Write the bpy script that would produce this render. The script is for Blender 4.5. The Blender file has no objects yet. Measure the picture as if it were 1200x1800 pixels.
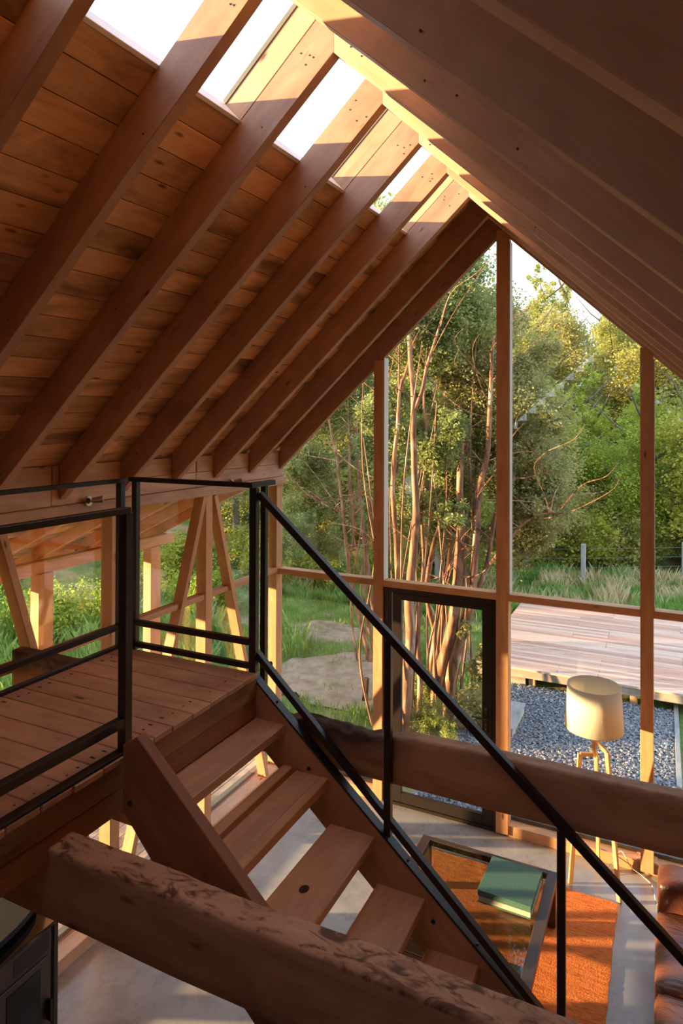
import bpy, bmesh, math, random
from mathutils import Vector, Matrix, noise
C = bpy.context.scene.collection
SC = bpy.context.scene
R = random.Random(7)

# ------------------------------------------------------------------ camera (level, slight roll, lens shifted down)
F_PX, YAW, H0, ROLL, PITCH = 1163.356, 0.4526795, 735.04, 0.00326715, 0.00934769
EYE = 3.9
def cam_matrix():
    cy, sy = math.cos(YAW), math.sin(YAW)
    Rm = Matrix(((cy, sy, 0), (0, 0, 1), (-sy, cy, 0)))
    cr, sr = math.cos(ROLL), math.sin(ROLL); cp, sp = math.cos(PITCH), math.sin(PITCH)
    M = Matrix(((cr, sr, 0), (-sr, cr, 0), (0, 0, 1))) @ Matrix(((1, 0, 0), (0, cp, -sp), (0, sp, cp))) @ Rm
    return M
MC = cam_matrix()
cam = bpy.data.cameras.new('camera'); co = bpy.data.objects.new('camera', cam); C.objects.link(co)
cam.sensor_width = 36; cam.lens = F_PX / 1800 * 36
cam.shift_x = 0; cam.shift_y = -(900 - H0) / 1800
cam.clip_start = .05; cam.clip_end = 400
rr, uu, ff = MC[0], MC[1], MC[2]
co.matrix_world = Matrix(((rr[0], uu[0], -ff[0], 0), (rr[1], uu[1], -ff[1], 0), (rr[2], uu[2], -ff[2], EYE), (0, 0, 0, 1)))
SC.camera = co

# ------------------------------------------------------------------ sky, sun, exposure
SC.view_settings.view_transform = 'Standard'; SC.view_settings.look = 'None'
SC.view_settings.gamma = 1; SC.view_settings.use_curve_mapping = False
SC.view_settings.exposure = 1.85
SC.cycles.max_bounces = 10; SC.cycles.diffuse_bounces = 6; SC.cycles.transparent_max_bounces = 24
SC.cycles.glossy_bounces = 4; SC.cycles.transmission_bounces = 6
SC.cycles.caustics_reflective = False; SC.cycles.caustics_refractive = False
SC.cycles.sample_clamp_indirect = 6
W = bpy.data.worlds.new('sky'); SC.world = W; W.use_nodes = True
wn, wl = W.node_tree.nodes, W.node_tree.links; wn.clear()
def N(t, kind, **kw):
    n = t.nodes.new(kind)
    for k, v in kw.items(): setattr(n, k, v)
    return n
wt = W.node_tree
tc = N(wt, 'ShaderNodeTexCoord'); sx = N(wt, 'ShaderNodeSeparateXYZ'); wl.new(tc.outputs['Generated'], sx.inputs[0])
rp = N(wt, 'ShaderNodeValToRGB'); wl.new(sx.outputs['Z'], rp.inputs[0])
rp.color_ramp.elements[0].position = 0.0; rp.color_ramp.elements[0].color = (.62, .74, .92, 1)
rp.color_ramp.elements[1].position = .75; rp.color_ramp.elements[1].color = (.27, .48, .86, 1)
mp = N(wt, 'ShaderNodeMapping'); mp.inputs['Scale'].default_value = (1.6, 1.6, 3.2); wl.new(tc.outputs['Generated'], mp.inputs[0])
nz = N(wt, 'ShaderNodeTexNoise'); nz.inputs['Scale'].default_value = 1.7; nz.inputs['Detail'].default_value = 6; nz.inputs['Roughness'].default_value = .55
wl.new(mp.outputs[0], nz.inputs[0])
cr_ = N(wt, 'ShaderNodeValToRGB'); cr_.color_ramp.elements[0].position = .40; cr_.color_ramp.elements[1].position = .66
wl.new(nz.outputs['Fac'], cr_.inputs[0])
mxs = N(wt, 'ShaderNodeMixRGB'); wl.new(cr_.outputs[0], mxs.inputs[0]); wl.new(rp.outputs[0], mxs.inputs[1]); mxs.inputs[2].default_value = (1.0, 1.0, 1.0, 1)
bg = N(wt, 'ShaderNodeBackground'); bg.inputs['Strength'].default_value = 0.84; wl.new(mxs.outputs[0], bg.inputs[0])
wo = N(wt, 'ShaderNodeOutputWorld'); wl.new(bg.outputs[0], wo.inputs[0])

sun = bpy.data.lights.new('sun', 'SUN'); sun.energy = 6.2; sun.angle = math.radians(.8); sun.color = (1.0, .66, .33)
so = bpy.data.objects.new('sun', sun); C.objects.link(so)
SUN_D = Vector((1.0, .45, -.13)).normalized()
so.rotation_euler = (-SUN_D).to_track_quat('Z', 'Y').to_euler(); so.location = (-10, -5, 8)

# ------------------------------------------------------------------ geometry helpers
def ray(x, y):
    c = Vector(((x - 600) / F_PX, -(y - H0) / F_PX, 1.0)); return MC.transposed() @ c
def on_y(x, y, Y): d = ray(x, y); return Vector((0, 0, EYE)) + d * (Y / d.y)
def link(name, me, m=None, parent=None, mw=None, kind=None, label=None, cat=None, group=None, smooth=False):
    o = bpy.data.objects.new(name, me); C.objects.link(o)
    if m is not None and not me.materials: me.materials.append(m)
    if smooth:
        for p in me.polygons: p.use_smooth = True
    if mw is not None: o.matrix_world = mw
    if parent is not None:
        o.parent = parent
        o.matrix_parent_inverse = Matrix.Identity(4)
        o.matrix_basis = (parent_mw(parent).inverted() @ mw) if mw is not None else parent_mw(parent).inverted()
    if kind: o['kind'] = kind
    if label: o['label'] = label
    if cat: o['category'] = cat
    if group: o['group'] = group
    return o
def parent_mw(p):
    m = p.matrix_basis.copy()
    while p.parent: p = p.parent; m = p.matrix_basis @ m
    return m
def empty(name, loc=(0, 0, 0), kind=None, label=None, cat=None, group=None, parent=None):
    o = bpy.data.objects.new(name, None); C.objects.link(o); o.location = loc; o.empty_display_size = .1
    if parent: o.parent = parent; o.location = Vector(loc) - parent_mw(parent).to_translation()
    if kind: o['kind'] = kind
    if label: o['label'] = label
    if cat: o['category'] = cat
    if group: o['group'] = group
    return o
def bm_mesh(bm, name='m'):
    me = bpy.data.meshes.new(name); bm.normal_update(); bm.to_mesh(me); bm.free(); return me
def box_into(bm, x0, x1, y0, y1, z0, z1, bev=0, mw=None):
    vs = [bm.verts.new((x, y, z)) for x in (x0, x1) for y in (y0, y1) for z in (z0, z1)]
    fs = [bm.faces.new([vs[i] for i in q]) for q in ((0, 1, 3, 2), (4, 6, 7, 5), (0, 4, 5, 1), (2, 3, 7, 6), (0, 2, 6, 4), (1, 5, 7, 3))]
    if bev > 0:
        es = list({e for f in fs for e in f.edges})
        r = bmesh.ops.bevel(bm, geom=es, offset=bev, segments=1, affect='EDGES')
        vs = list({v for f in r['faces'] for v in f.verts} | {v for f in fs if f.is_valid for v in f.verts})
    if mw is not None:
        for v in vs: v.co = mw @ v.co
    return vs
def box_mesh(lx, ly, lz, bev=.003):
    bm = bmesh.new(); box_into(bm, -lx / 2, lx / 2, -ly / 2, ly / 2, -lz / 2, lz / 2, bev); return bm_mesh(bm)
def frame_of(p0, p1, up=(0, 0, 1)):
    p0, p1 = Vector(p0), Vector(p1); x = (p1 - p0).normalized(); up = Vector(up)
    if abs(x.dot(up)) > .98: up = Vector((0, 1, 0))
    y = up.cross(x).normalized(); z = x.cross(y)
    m = Matrix((x, y, z)).transposed().to_4x4(); m.translation = (p0 + p1) / 2; return m
def beam(name, p0, p1, w, h, m, parent=None, up=(0, 0, 1), bev=.003, **kw):
    """member from p0 to p1, w across (perpendicular to up), h along up; its grain runs along local X"""
    L = (Vector(p1) - Vector(p0)).length
    return link(name, box_mesh(L, w, h, bev), m, parent, frame_of(p0, p1, up), **kw)
def bx(name, x0, x1, y0, y1, z0, z1, m, parent=None, bev=.003, **kw):
    """axis box whose local X follows its longest side"""
    d = (x1 - x0, y1 - y0, z1 - z0); c = ((x0 + x1) / 2, (y0 + y1) / 2, (z0 + z1) / 2)
    k = d.index(max(d))
    if k == 0: return beam(name, (x0, c[1], c[2]), (x1, c[1], c[2]), d[1], d[2], m, parent, bev=bev, **kw)
    if k == 1: return beam(name, (c[0], y0, c[2]), (c[0], y1, c[2]), d[0], d[2], m, parent, bev=bev, **kw)
    return beam(name, (c[0], c[1], z0), (c[0], c[1], z1), d[0], d[1], m, parent, up=(0, 1, 0), bev=bev, **kw)
def tube_into(bm, pts, rad, n=8, cap=True):
    pts = [Vector(p) for p in pts]; rings = []
    if not hasattr(rad, '__len__'): rad = [rad] * len(pts)
    t0 = (pts[1] - pts[0]).normalized(); a = (Vector((0, 0, 1)) if abs(t0.z) < .9 else Vector((1, 0, 0))).cross(t0).normalized()
    for i, p in enumerate(pts):
        t = (pts[min(i + 1, len(pts) - 1)] - pts[max(i - 1, 0)]).normalized()
        a = (a - t * a.dot(t)).normalized(); b = t.cross(a)
        rings.append([bm.verts.new(p + (a * math.cos(2 * math.pi * k / n) + b * math.sin(2 * math.pi * k / n)) * rad[i]) for k in range(n)])
    for i in range(len(rings) - 1):
        for k in range(n): bm.faces.new((rings[i][k], rings[i][(k + 1) % n], rings[i + 1][(k + 1) % n], rings[i + 1][k]))
    if cap: bm.faces.new(rings[0][::-1]); bm.faces.new(rings[-1])
def tube(name, pts, rad, m, parent=None, n=8, **kw):
    bm = bmesh.new(); tube_into(bm, pts, rad, n); return link(name, bm_mesh(bm), m, parent, Matrix.Identity(4), smooth=True, **kw)
def smooth_path(pts, sub=4):
    pts = [Vector(p) for p in pts]; out = []
    for i in range(len(pts) - 1):
        a, b, c, d = pts[max(i - 1, 0)], pts[i], pts[i + 1], pts[min(i + 2, len(pts) - 1)]
        for k in range(sub):
            t = k / sub
            out.append(.5 * ((2 * b) + (-a + c) * t + (2 * a - 5 * b + 4 * c - d) * t * t + (-a + 3 * b - 3 * c + d) * t ** 3))
    return out + [pts[-1]]

# ------------------------------------------------------------------ materials
def new_mat(name):
    m = bpy.data.materials.new(name); m.use_nodes = True; t = m.node_tree; t.nodes.clear()
    out = N(t, 'ShaderNodeOutputMaterial'); p = N(t, 'ShaderNodeBsdfPrincipled'); t.links.new(p.outputs[0], out.inputs[0]); return m, t, p, out
def ramp(t, fac, stops):
    r = N(t, 'ShaderNodeValToRGB'); e = r.color_ramp.elements
    e[0].position, e[0].color = stops[0][0], (*stops[0][1], 1); e[1].position, e[1].color = stops[-1][0], (*stops[-1][1], 1)
    for s in stops[1:-1]:
        x = e.new(s[0]); x.color = (*s[1], 1)
    t.links.new(fac, r.inputs[0]); return r.outputs[0]
def tex(t, vec, scale, sc=(1, 1, 1), detail=4, dist=0, rough=.55, kind='Noise'):
    mp = N(t, 'ShaderNodeMapping'); mp.inputs['Scale'].default_value = sc; t.links.new(vec, mp.inputs[0])
    n = N(t, 'ShaderNodeTex' + kind); n.inputs['Scale'].default_value = scale
    if kind == 'Noise':
        n.inputs['Detail'].default_value = detail; n.inputs['Distortion'].default_value = dist; n.inputs['Roughness'].default_value = rough
    t.links.new(mp.outputs[0], n.inputs[0]); return n
def mix(t, fac, a, b, mode='MIX'):
    n = N(t, 'ShaderNodeMixRGB', blend_type=mode)
    for i, v in ((0, fac), (1, a), (2, b)):
        if isinstance(v, (int, float)): n.inputs[i].default_value = v
        elif isinstance(v, tuple): n.inputs[i].default_value = (*v, 1)
        else: t.links.new(v, n.inputs[i])
    return n.outputs[0]
def bump(t, p, h, s=.3, d=.01):
    b = N(t, 'ShaderNodeBump'); b.inputs['Strength'].default_value = s; b.inputs['Distance'].default_value = d
    t.links.new(h, b.inputs['Height']); t.links.new(b.outputs[0], p.inputs['Normal'])
def wood(name, light, dark, stain=(.05, .03, .02), stain_amt=.35, vary=.25, rough=.55, knots=True, fine=.35, red=None):
    m, t, p, out = new_mat(name)
    tcn = N(t, 'ShaderNodeTexCoord'); oi = N(t, 'ShaderNodeObjectInfo')
    mu = N(t, 'ShaderNodeVectorMath', operation='SCALE'); cmb = N(t, 'ShaderNodeCombineXYZ')
    for i in range(3): t.links.new(oi.outputs['Random'], cmb.inputs[i])
    t.links.new(cmb.outputs[0], mu.inputs[0]); mu.inputs['Scale'].default_value = 41.0
    ad = N(t, 'ShaderNodeVectorMath', operation='ADD'); t.links.new(tcn.outputs['Object'], ad.inputs[0]); t.links.new(mu.outputs[0], ad.inputs[1])
    v = ad.outputs[0]
    g = tex(t, v, 1.0, (1.0, 11, 11), 6, 2.2, .6); gb = tex(t, v, 2.6, (1, 1.6, 1.6), 5, 1.0, .6)
    gm = mix(t, .6, g.outputs['Fac'], gb.outputs['Fac'])
    base = ramp(t, gm, [(.30, dark), (.66, light)])
    fl = tex(t, v, 1.0, (5, 150, 150), 3, .3)
    base = mix(t, fine, base, ramp(t, fl.outputs['Fac'], [(.25, (.55, .5, .45)), (.6, (1, 1, 1))]), 'MULTIPLY')
    br = tex(t, v, 1.0, (1.1, 4, 4), 4, .8)
    base = mix(t, stain_amt, base, ramp(t, br.outputs['Fac'], [(.32, stain), (.55, (1, 1, 1))]), 'MULTIPLY')
    if knots:
        vo = tex(t, v, 1.0, (2.3, 7, 7), kind='Voronoi')
        base = mix(t, 1.0, base, ramp(t, vo.outputs['Distance'], [(.03, (.25, .16, .10)), (.10, (1, 1, 1))]), 'MULTIPLY')
    # each member its own tone
    hs = N(t, 'ShaderNodeHueSaturation'); t.links.new(base, hs.inputs['Color'])
    mr = N(t, 'ShaderNodeMapRange'); mr.inputs['To Min'].default_value = 1 - vary; mr.inputs['To Max'].default_value = 1 + vary * .7
    t.links.new(oi.outputs['Random'], mr.inputs['Value']); t.links.new(mr.outputs[0], hs.inputs['Value'])
    t.links.new(hs.outputs[0], p.inputs['Base Color']); p.inputs['Roughness'].default_value = rough
    p.inputs['Specular IOR Level'].default_value = .35
    bump(t, p, g.outputs['Fac'], .25, .004)
    return m
def plain(name, col, rough=.5, metal=0, spec=.5, nscale=0, ncol=None, bmp=0):
    m, t, p, out = new_mat(name); p.inputs['Roughness'].default_value = rough; p.inputs['Metallic'].default_value = metal
    p.inputs['Specular IOR Level'].default_value = spec
    tcn = N(t, 'ShaderNodeTexCoord')
    n = tex(t, tcn.outputs['Object'], nscale or 8, (1, 1, 1), 5)
    c = ramp(t, n.outputs['Fac'], [(.3, ncol or tuple(x * .85 for x in col)), (.7, col)]); t.links.new(c, p.inputs['Base Color'])
    if bmp: bump(t, p, n.outputs['Fac'], bmp, .01)
    return m
M = {}
M['rafter'] = wood('rafter_wood', (.56, .33, .21), (.38, .19, .115), (.30, .19, .15), .25, .08, .38, True, .15)
M['board'] = wood('board_wood', (.90, .56, .30), (.62, .34, .17), (.14, .085, .05), .85, .26, .6, True, .25)
M['post'] = wood('post_wood', (.80, .46, .235), (.60, .31, .145), (.4, .22, .12), .3, .12, .55, True, .25)
M['beam'] = wood('beam_wood', (.50, .28, .145), (.27, .135, .062), (.06, .04, .025), .95, .08, .6, True, .3)
M['tread'] = wood('tread_wood', (.82, .51, .31), (.62, .355, .195), (.4, .25, .16), .35, .12, .5, True, .18)
M['deck'] = wood('landing_wood', (.75, .48, .30), (.55, .32, .19), (.36, .24, .18), .4, .14, .6, True, .2)
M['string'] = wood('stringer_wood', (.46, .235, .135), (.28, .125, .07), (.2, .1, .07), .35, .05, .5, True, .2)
M['rafter_lit'] = wood('lit_rafter_wood', (.80, .55, .37), (.60, .37, .23), (.40, .27, .2), .3, .08, .5, True, .15)  # rafter wood tinted lighter, standing in for skylight falling on the right slope
M['stop'] = wood('lit_side_wood', (.86, .78, .66), (.72, .62, .5), (.6, .5, .4), .2, .05, .6, False, .15)  # daylight on the post sides, put into the wood colour
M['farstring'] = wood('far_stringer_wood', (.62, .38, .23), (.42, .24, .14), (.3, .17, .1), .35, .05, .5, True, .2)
M['grey_deck'] = wood('weathered_wood', (.66, .55, .43), (.42, .33, .24), (.25, .21, .17), .5, .3, .75, True, .45)
M['grey_block'] = wood('silvered_wood', (.45, .44, .42), (.3, .29, .28), (.2, .2, .2), .5, .1, .8, False, .5)
M['lampwood'] = wood('lamp_oak', (.82, .52, .24), (.72, .42, .18), (.6, .4, .25), .15, .03, .4, False, .15)
M['ironwood'] = wood('dark_wood', (.09, .06, .05), (.05, .032, .026), (.3, .2, .2), .3, .1, .35, False, .3)
M['steel'] = plain('black_steel', (.012, .012, .014), .38, .0, .5, 30, (.02, .02, .022))
M['door'] = plain('dark_bronze_aluminium', (.035, .026, .021), .35, .3, .5, 3)
M['gasket'] = plain('grey_gasket', (.20, .20, .17), .8, 0, .3, 20)
M['white'] = plain('white_upstand', (.75, .76, .78), .5, 0, .3, 4)
M['wall'] = plain('plaster', (.22, .16, .12), .9, 0, .2, 3)
M['roof_skin'] = plain('roof_skin', (.05, .045, .04), .8, 0, .2, 5)
M['brass'] = plain('aged_brass', (.50, .42, .27), .25, 1, .5, 30)
M['bulb'] = plain('lamp_lens', (.85, .85, .8), .2, 0, .6, 30)
M['stove'] = plain('stove_enamel', (.018, .017, .018), .35, 0, .5, 20, (.028, .026, .026))
M['stove_face'] = plain('stove_door_metal', (.10, .085, .078), .45, .3, .5, 12)
M['stove_glass'] = plain('stove_glass', (.012, .012, .012), .08, 0, .8, 5)
M['stove_top'] = plain('stove_plate', (.022, .024, .03), .7, .0, .5, 14)
M['cover'] = plain('green_cloth', (.085, .19, .15), .65, 0, .3, 60, (.07, .165, .13), .1)
M['paper'] = plain('cream_pages', (.62, .60, .46), .8, 0, .2, 90)
M['cord'] = plain('white_cord', (.65, .6, .55), .5, 0, .3)
M['plastic'] = plain('dark_plastic', (.02, .02, .02), .4)
M['slate'] = plain('shelf_board', (.10, .045, .028), .45, 0, .4, 12, (.05, .03, .02))

# concrete floor
m, t, p, out = new_mat('polished_concrete'); M['concrete'] = m
tcn = N(t, 'ShaderNodeTexCoord'); a = tex(t, tcn.outputs['Object'], 1.6, detail=7, dist=.6); b = tex(t, tcn.outputs['Object'], 9, detail=6)
c = ramp(t, a.outputs['Fac'], [(.3, (.25, .235, .215)), (.5, (.36, .345, .32)), (.72, (.44, .43, .41))])
c = mix(t, .35, c, ramp(t, b.outputs['Fac'], [(.35, (.72, .68, .62)), (.6, (1, 1, 1))]), 'MULTIPLY'); t.links.new(c, p.inputs['Base Color'])
p.inputs['Roughness'].default_value = .28; t.links.new(ramp(t, b.outputs['Fac'], [(.3, (.2,) * 3), (.7, (.4,) * 3)]), p.inputs['Roughness'])

# glass: clear pane that mirrors by Fresnel
def glass(name, tint=(1, 1, 1), ior=1.45):
    m = bpy.data.materials.new(name); m.use_nodes = True; t = m.node_tree; t.nodes.clear(); out = N(t, 'ShaderNodeOutputMaterial')
    tr = N(t, 'ShaderNodeBsdfTransparent'); tr.inputs[0].default_value = (*tint, 1); gl = N(t, 'ShaderNodeBsdfGlossy'); gl.inputs['Roughness'].default_value = 0
    mx = N(t, 'ShaderNodeMixShader'); ly = N(t, 'ShaderNodeLayerWeight'); ly.inputs['Blend'].default_value = .5
    pw = N(t, 'ShaderNodeMath', operation='POWER'); pw.inputs[1].default_value = 5; ma = N(t, 'ShaderNodeMath', operation='MULTIPLY_ADD'); ma.inputs[1].default_value = .9; ma.inputs[2].default_value = .045
    t.links.new(ly.outputs['Facing'], pw.inputs[0]); t.links.new(pw.outputs[0], ma.inputs[0]); t.links.new(ma.outputs[0], mx.inputs[0])
    t.links.new(tr.outputs[0], mx.inputs[1]); t.links.new(gl.outputs[0], mx.inputs[2]); t.links.new(mx.outputs[0], out.inputs[0])
    return m
M['glass'] = glass('window_glass', (.97, .985, .975))
M['tglass'] = glass('table_glass', (.62, .66, .64))

# leather
m, t, p, out = new_mat('brown_leather'); M['leather'] = m
tcn = N(t, 'ShaderNodeTexCoord'); a = tex(t, tcn.outputs['Object'], 3, detail=5, dist=.8); b = tex(t, tcn.outputs['Object'], 90, detail=2); w_ = tex(t, tcn.outputs['Object'], 3.5, (1, 3, 1), detail=3, dist=2.5)
t.links.new(ramp(t, a.outputs['Fac'], [(.3, (.075, .026, .017)), (.7, (.17, .062, .038))]), p.inputs['Base Color']); p.inputs['Roughness'].default_value = .33
ad = N(t, 'ShaderNodeMath', operation='ADD'); ml = N(t, 'ShaderNodeMath', operation='MULTIPLY'); ml.inputs[1].default_value = .12
t.links.new(b.outputs['Fac'], ml.inputs[0]); t.links.new(ml.outputs[0], ad.inputs[0]); t.links.new(w_.outputs['Fac'], ad.inputs[1]); bump(t, p, ad.outputs[0], .45, .02)
# woven rug
m, t, p, out = new_mat('orange_woven_wool'); M['rug'] = m
tcn = N(t, 'ShaderNodeTexCoord'); a = tex(t, tcn.outputs['Object'], 1, (14, 70, 10), detail=4, dist=.4); b = tex(t, tcn.outputs['Object'], 120, detail=2)
t.links.new(ramp(t, a.outputs['Fac'], [(.28, (.42, .10, .03)), (.42, (.72, .20, .055)), (.7, (.82, .28, .085))]), p.inputs['Base Color']); p.inputs['Roughness'].default_value = .95
p.inputs['Specular IOR Level'].default_value = .05
ad = N(t, 'ShaderNodeMath', operation='ADD'); t.links.new(a.outputs['Fac'], ad.inputs[0]); t.links.new(b.outputs['Fac'], ad.inputs[1]); bump(t, p, ad.outputs[0], .8, .012)
# lamp shade cloth: lets some light through
m = bpy.data.materials.new('cream_shade_cloth'); m.use_nodes = True; M['shade'] = m; t = m.node_tree; t.nodes.clear(); out = N(t, 'ShaderNodeOutputMaterial')
df = N(t, 'ShaderNodeBsdfDiffuse'); tl = N(t, 'ShaderNodeBsdfTranslucent'); mx = N(t, 'ShaderNodeMixShader'); mx.inputs[0].default_value = .35
tcn = N(t, 'ShaderNodeTexCoord'); a = tex(t, tcn.outputs['Object'], 1, (160, 160, 160), 2)
cc = ramp(t, a.outputs['Fac'], [(.3, (.92, .87, .72)), (.7, (.95, .91, .79))]); t.links.new(cc, df.inputs[0]); t.links.new(cc, tl.inputs[0])
t.links.new(df.outputs[0], mx.inputs[1]); t.links.new(tl.outputs[0], mx.inputs[2]); t.links.new(mx.outputs[0], out.inputs[0])

def leaf_mat(name, a, b, c, tr=.48, rough=.42):
    m = bpy.data.materials.new(name); m.use_nodes = True; t = m.node_tree; t.nodes.clear(); out = N(t, 'ShaderNodeOutputMaterial')
    tcn = N(t, 'ShaderNodeTexCoord'); oi = N(t, 'ShaderNodeObjectInfo'); n = tex(t, tcn.outputs['Object'], 2.2, detail=6, rough=.7)
    n2 = tex(t, tcn.outputs['Object'], 60, detail=1)
    ma = N(t, 'ShaderNodeMath', operation='MULTIPLY_ADD'); t.links.new(n2.outputs['Fac'], ma.inputs[0]); ma.inputs[1].default_value = .6; t.links.new(n.outputs['Fac'], ma.inputs[2])
    ma2 = N(t, 'ShaderNodeMath', operation='SUBTRACT'); t.links.new(ma.outputs[0], ma2.inputs[0]); ma2.inputs[1].default_value = .3
    col = ramp(t, ma2.outputs[0], [(.32, a), (.5, b), (.68, c)])
    hs = N(t, 'ShaderNodeHueSaturation'); mr = N(t, 'ShaderNodeMapRange'); mr.inputs['To Min'].default_value = .47; mr.inputs['To Max'].default_value = .53
    t.links.new(oi.outputs['Random'], mr.inputs[0]); t.links.new(mr.outputs[0], hs.inputs['Hue']); t.links.new(col, hs.inputs['Color'])
    pr = N(t, 'ShaderNodeBsdfPrincipled'); pr.inputs['Roughness'].default_value = rough; pr.inputs['Specular IOR Level'].default_value = .3; t.links.new(hs.outputs[0], pr.inputs['Base Color'])
    tl = N(t, 'ShaderNodeBsdfTranslucent'); t.links.new(hs.outputs[0], tl.inputs[0]); mx = N(t, 'ShaderNodeMixShader'); mx.inputs[0].default_value = tr
    t.links.new(pr.outputs[0], mx.inputs[1]); t.links.new(tl.outputs[0], mx.inputs[2]); t.links.new(mx.outputs[0], out.inputs[0]); return m
M['leaf_dark'] = leaf_mat('dark_leaves', (.14, .17, .04), (.36, .39, .085), (.64, .64, .17))
M['leaf_olive'] = leaf_mat('olive_leaves', (.20, .20, .055), (.44, .42, .12), (.70, .64, .22))
M['leaf_bright'] = leaf_mat('bright_leaves', (.20, .25, .035), (.44, .50, .065), (.74, .70, .12), .45)
M['leaf_myrtle'] = leaf_mat('myrtle_leaves', (.16, .18, .06), (.34, .36, .12), (.58, .57, .22))
M['grass'] = leaf_mat('grass_blades', (.15, .23, .04), (.28, .42, .08), (.48, .56, .16), .3, .7)
M['straw'] = leaf_mat('seeding_grass', (.42, .42, .16), (.62, .56, .28), (.80, .68, .40), .3, .8)
m, t, p, out = new_mat('cinnamon_bark'); M['bark'] = m
tcn = N(t, 'ShaderNodeTexCoord'); a = tex(t, tcn.outputs['Object'], 1, (9, 9, 2), 6, 1.0)
t.links.new(ramp(t, a.outputs['Fac'], [(.34, (.10, .045, .025)), (.47, (.28, .125, .06)), (.58, (.40, .20, .105)), (.70, (.56, .44, .34))]), p.inputs['Base Color']); p.inputs['Roughness'].default_value = .75; bump(t, p, a.outputs['Fac'], .5, .02)
M['bark_grey'] = plain('grey_bark', (.24, .20, .16), .85, 0, .2, 6, (.10, .08, .06), .5)
# ground
m, t, p, out = new_mat('soil_and_turf'); M['ground'] = m
tcn = N(t, 'ShaderNodeTexCoord'); a = tex(t, tcn.outputs['Object'], .55, detail=8, rough=.65); b = tex(t, tcn.outputs['Object'], 14, detail=5)
c = ramp(t, a.outputs['Fac'], [(.40, (.12, .19, .04)), (.50, (.20, .27, .07)), (.56, (.38, .28, .18)), (.7, (.46, .34, .23))])
c = mix(t, .6, c, ramp(t, b.outputs['Fac'], [(.3, (.45, .42, .4)), (.65, (1, 1, 1))]), 'MULTIPLY'); t.links.new(c, p.inputs['Base Color']); p.inputs['Roughness'].default_value = .95; p.inputs['Specular IOR Level'].default_value = .1; bump(t, p, b.outputs['Fac'], .7, .04)
M['dirt'] = plain('bare_soil', (.44, .32, .22), .95, 0, .1, 5, (.25, .18, .11), .6)
m, t, p, out = new_mat('crushed_stone'); M['gravel'] = m
tcn = N(t, 'ShaderNodeTexCoord'); a = tex(t, tcn.outputs['Object'], 26, detail=1)
t.links.new(ramp(t, a.outputs['Fac'], [(.3, (.09, .10, .11)), (.5, (.20, .215, .235)), (.7, (.42, .44, .46))]), p.inputs['Base Color']); p.inputs['Roughness'].default_value = .85
# garden deck boards, tone per board through an attribute
m, t, p, out = new_mat('reddish_decking'); M['decking'] = m
tcn = N(t, 'ShaderNodeTexCoord'); at = N(t, 'ShaderNodeAttribute', attribute_name='tone'); a = tex(t, tcn.outputs['Object'], 1, (1.2, 40, 10), 5, .5)
c = ramp(t, at.outputs['Fac'], [(0, (.50, .29, .21)), (.5, (.63, .41, .31)), (1, (.72, .54, .43))])
c = mix(t, .6, c, ramp(t, a.outputs['Fac'], [(.3, (.6, .5, .45)), (.6, (1, 1, 1))]), 'MULTIPLY'); t.links.new(c, p.inputs['Base Color']); p.inputs['Roughness'].default_value = .7

# ------------------------------------------------------------------ roof geometry numbers
RX, LX, RXW = -1.39, -3.86, 1.08            # ridge, left wall inner plane, right wall inner plane
YG = 6.35                                   # inner face of the gable posts
zr = lambda y: 5.69 + .028 * (y - 4.3)
zf = lambda y: 3.37 + .014 * (y - 4.3)
RY = [-.84 + .6 * k for k in range(13)]     # near faces of the rafters ... 2.76 ... 6.36
TH = .062
DEPTH = .195
def slope(y): return (zr(y) - zf(y)) / (RX - LX)
def under(x, y, side): return zr(y) - slope(y) * abs(x - RX)
def roof_pt(along, perp, y, side):
    """point on a roof slope: along from the ridge down the slope, perp outwards from the rafter undersides; side -1 left, +1 right"""
    s = slope(y); q = math.hypot(1, s)
    return Vector((RX + side * (along + perp * s) / q, y, zr(y) + (-along * s + perp) / q)) if False else Vector((RX + side * (along / q + perp * s / q), y, zr(y) - along * s / q + perp / q))

# ================================================================== SETTING
floor = bx('floor', LX - .12, RXW + .12, -4.0, YG + .12, -.12, 0, M['concrete'], kind='structure', bev=0)
# ---- gable wall, straight ahead
wg = empty('wall_gable', (-1.39, YG, 0), kind='structure')
GY0, GY1 = YG, YG + .125
posts = [(-3.995, -3.89), (-2.715, -2.612), (-1.442, -1.325), (-.185, -.080), (1.09, 1.2)]
for i, (a, b) in enumerate(posts):
    xc = (a + b) / 2; top = min(under(a, YG, 0), under(b, YG, 0)) + .08
    bx('post', a, b, GY0, GY1, 0 if i in (0, 4) else 0.02, top, M['post'], wg)
TZ0, TZ1 = 2.225, 2.29
for i in range(4):
    a, b = posts[i][1], posts[i + 1][0]
    bx('transom', a, b, GY0 + .005, GY1, TZ0, TZ1, M['post'], wg)
    if i != 1:
        bx('sill', a, b, GY0 + .02, GY1 + .08, 0, .10, M['post'], wg)
        bx('sill_frame', a, b, GY1 + .005, GY1 + .05, .10, .135, M['door'], wg)
bx('post_block', -.215, -.05, GY0 + .02, GY1 + .05, 0.0, .11, M['post'], wg)
for i in (1, 2, 3):                        # thin strips coloured pale for daylight on the right side of each post
    bx('lit_post_side', posts[i][1], posts[i][1] + .012, GY0 + .008, GY1, TZ1, under(posts[i][1] + .018, YG, 0) - .01, M['stop'], wg)
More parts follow.
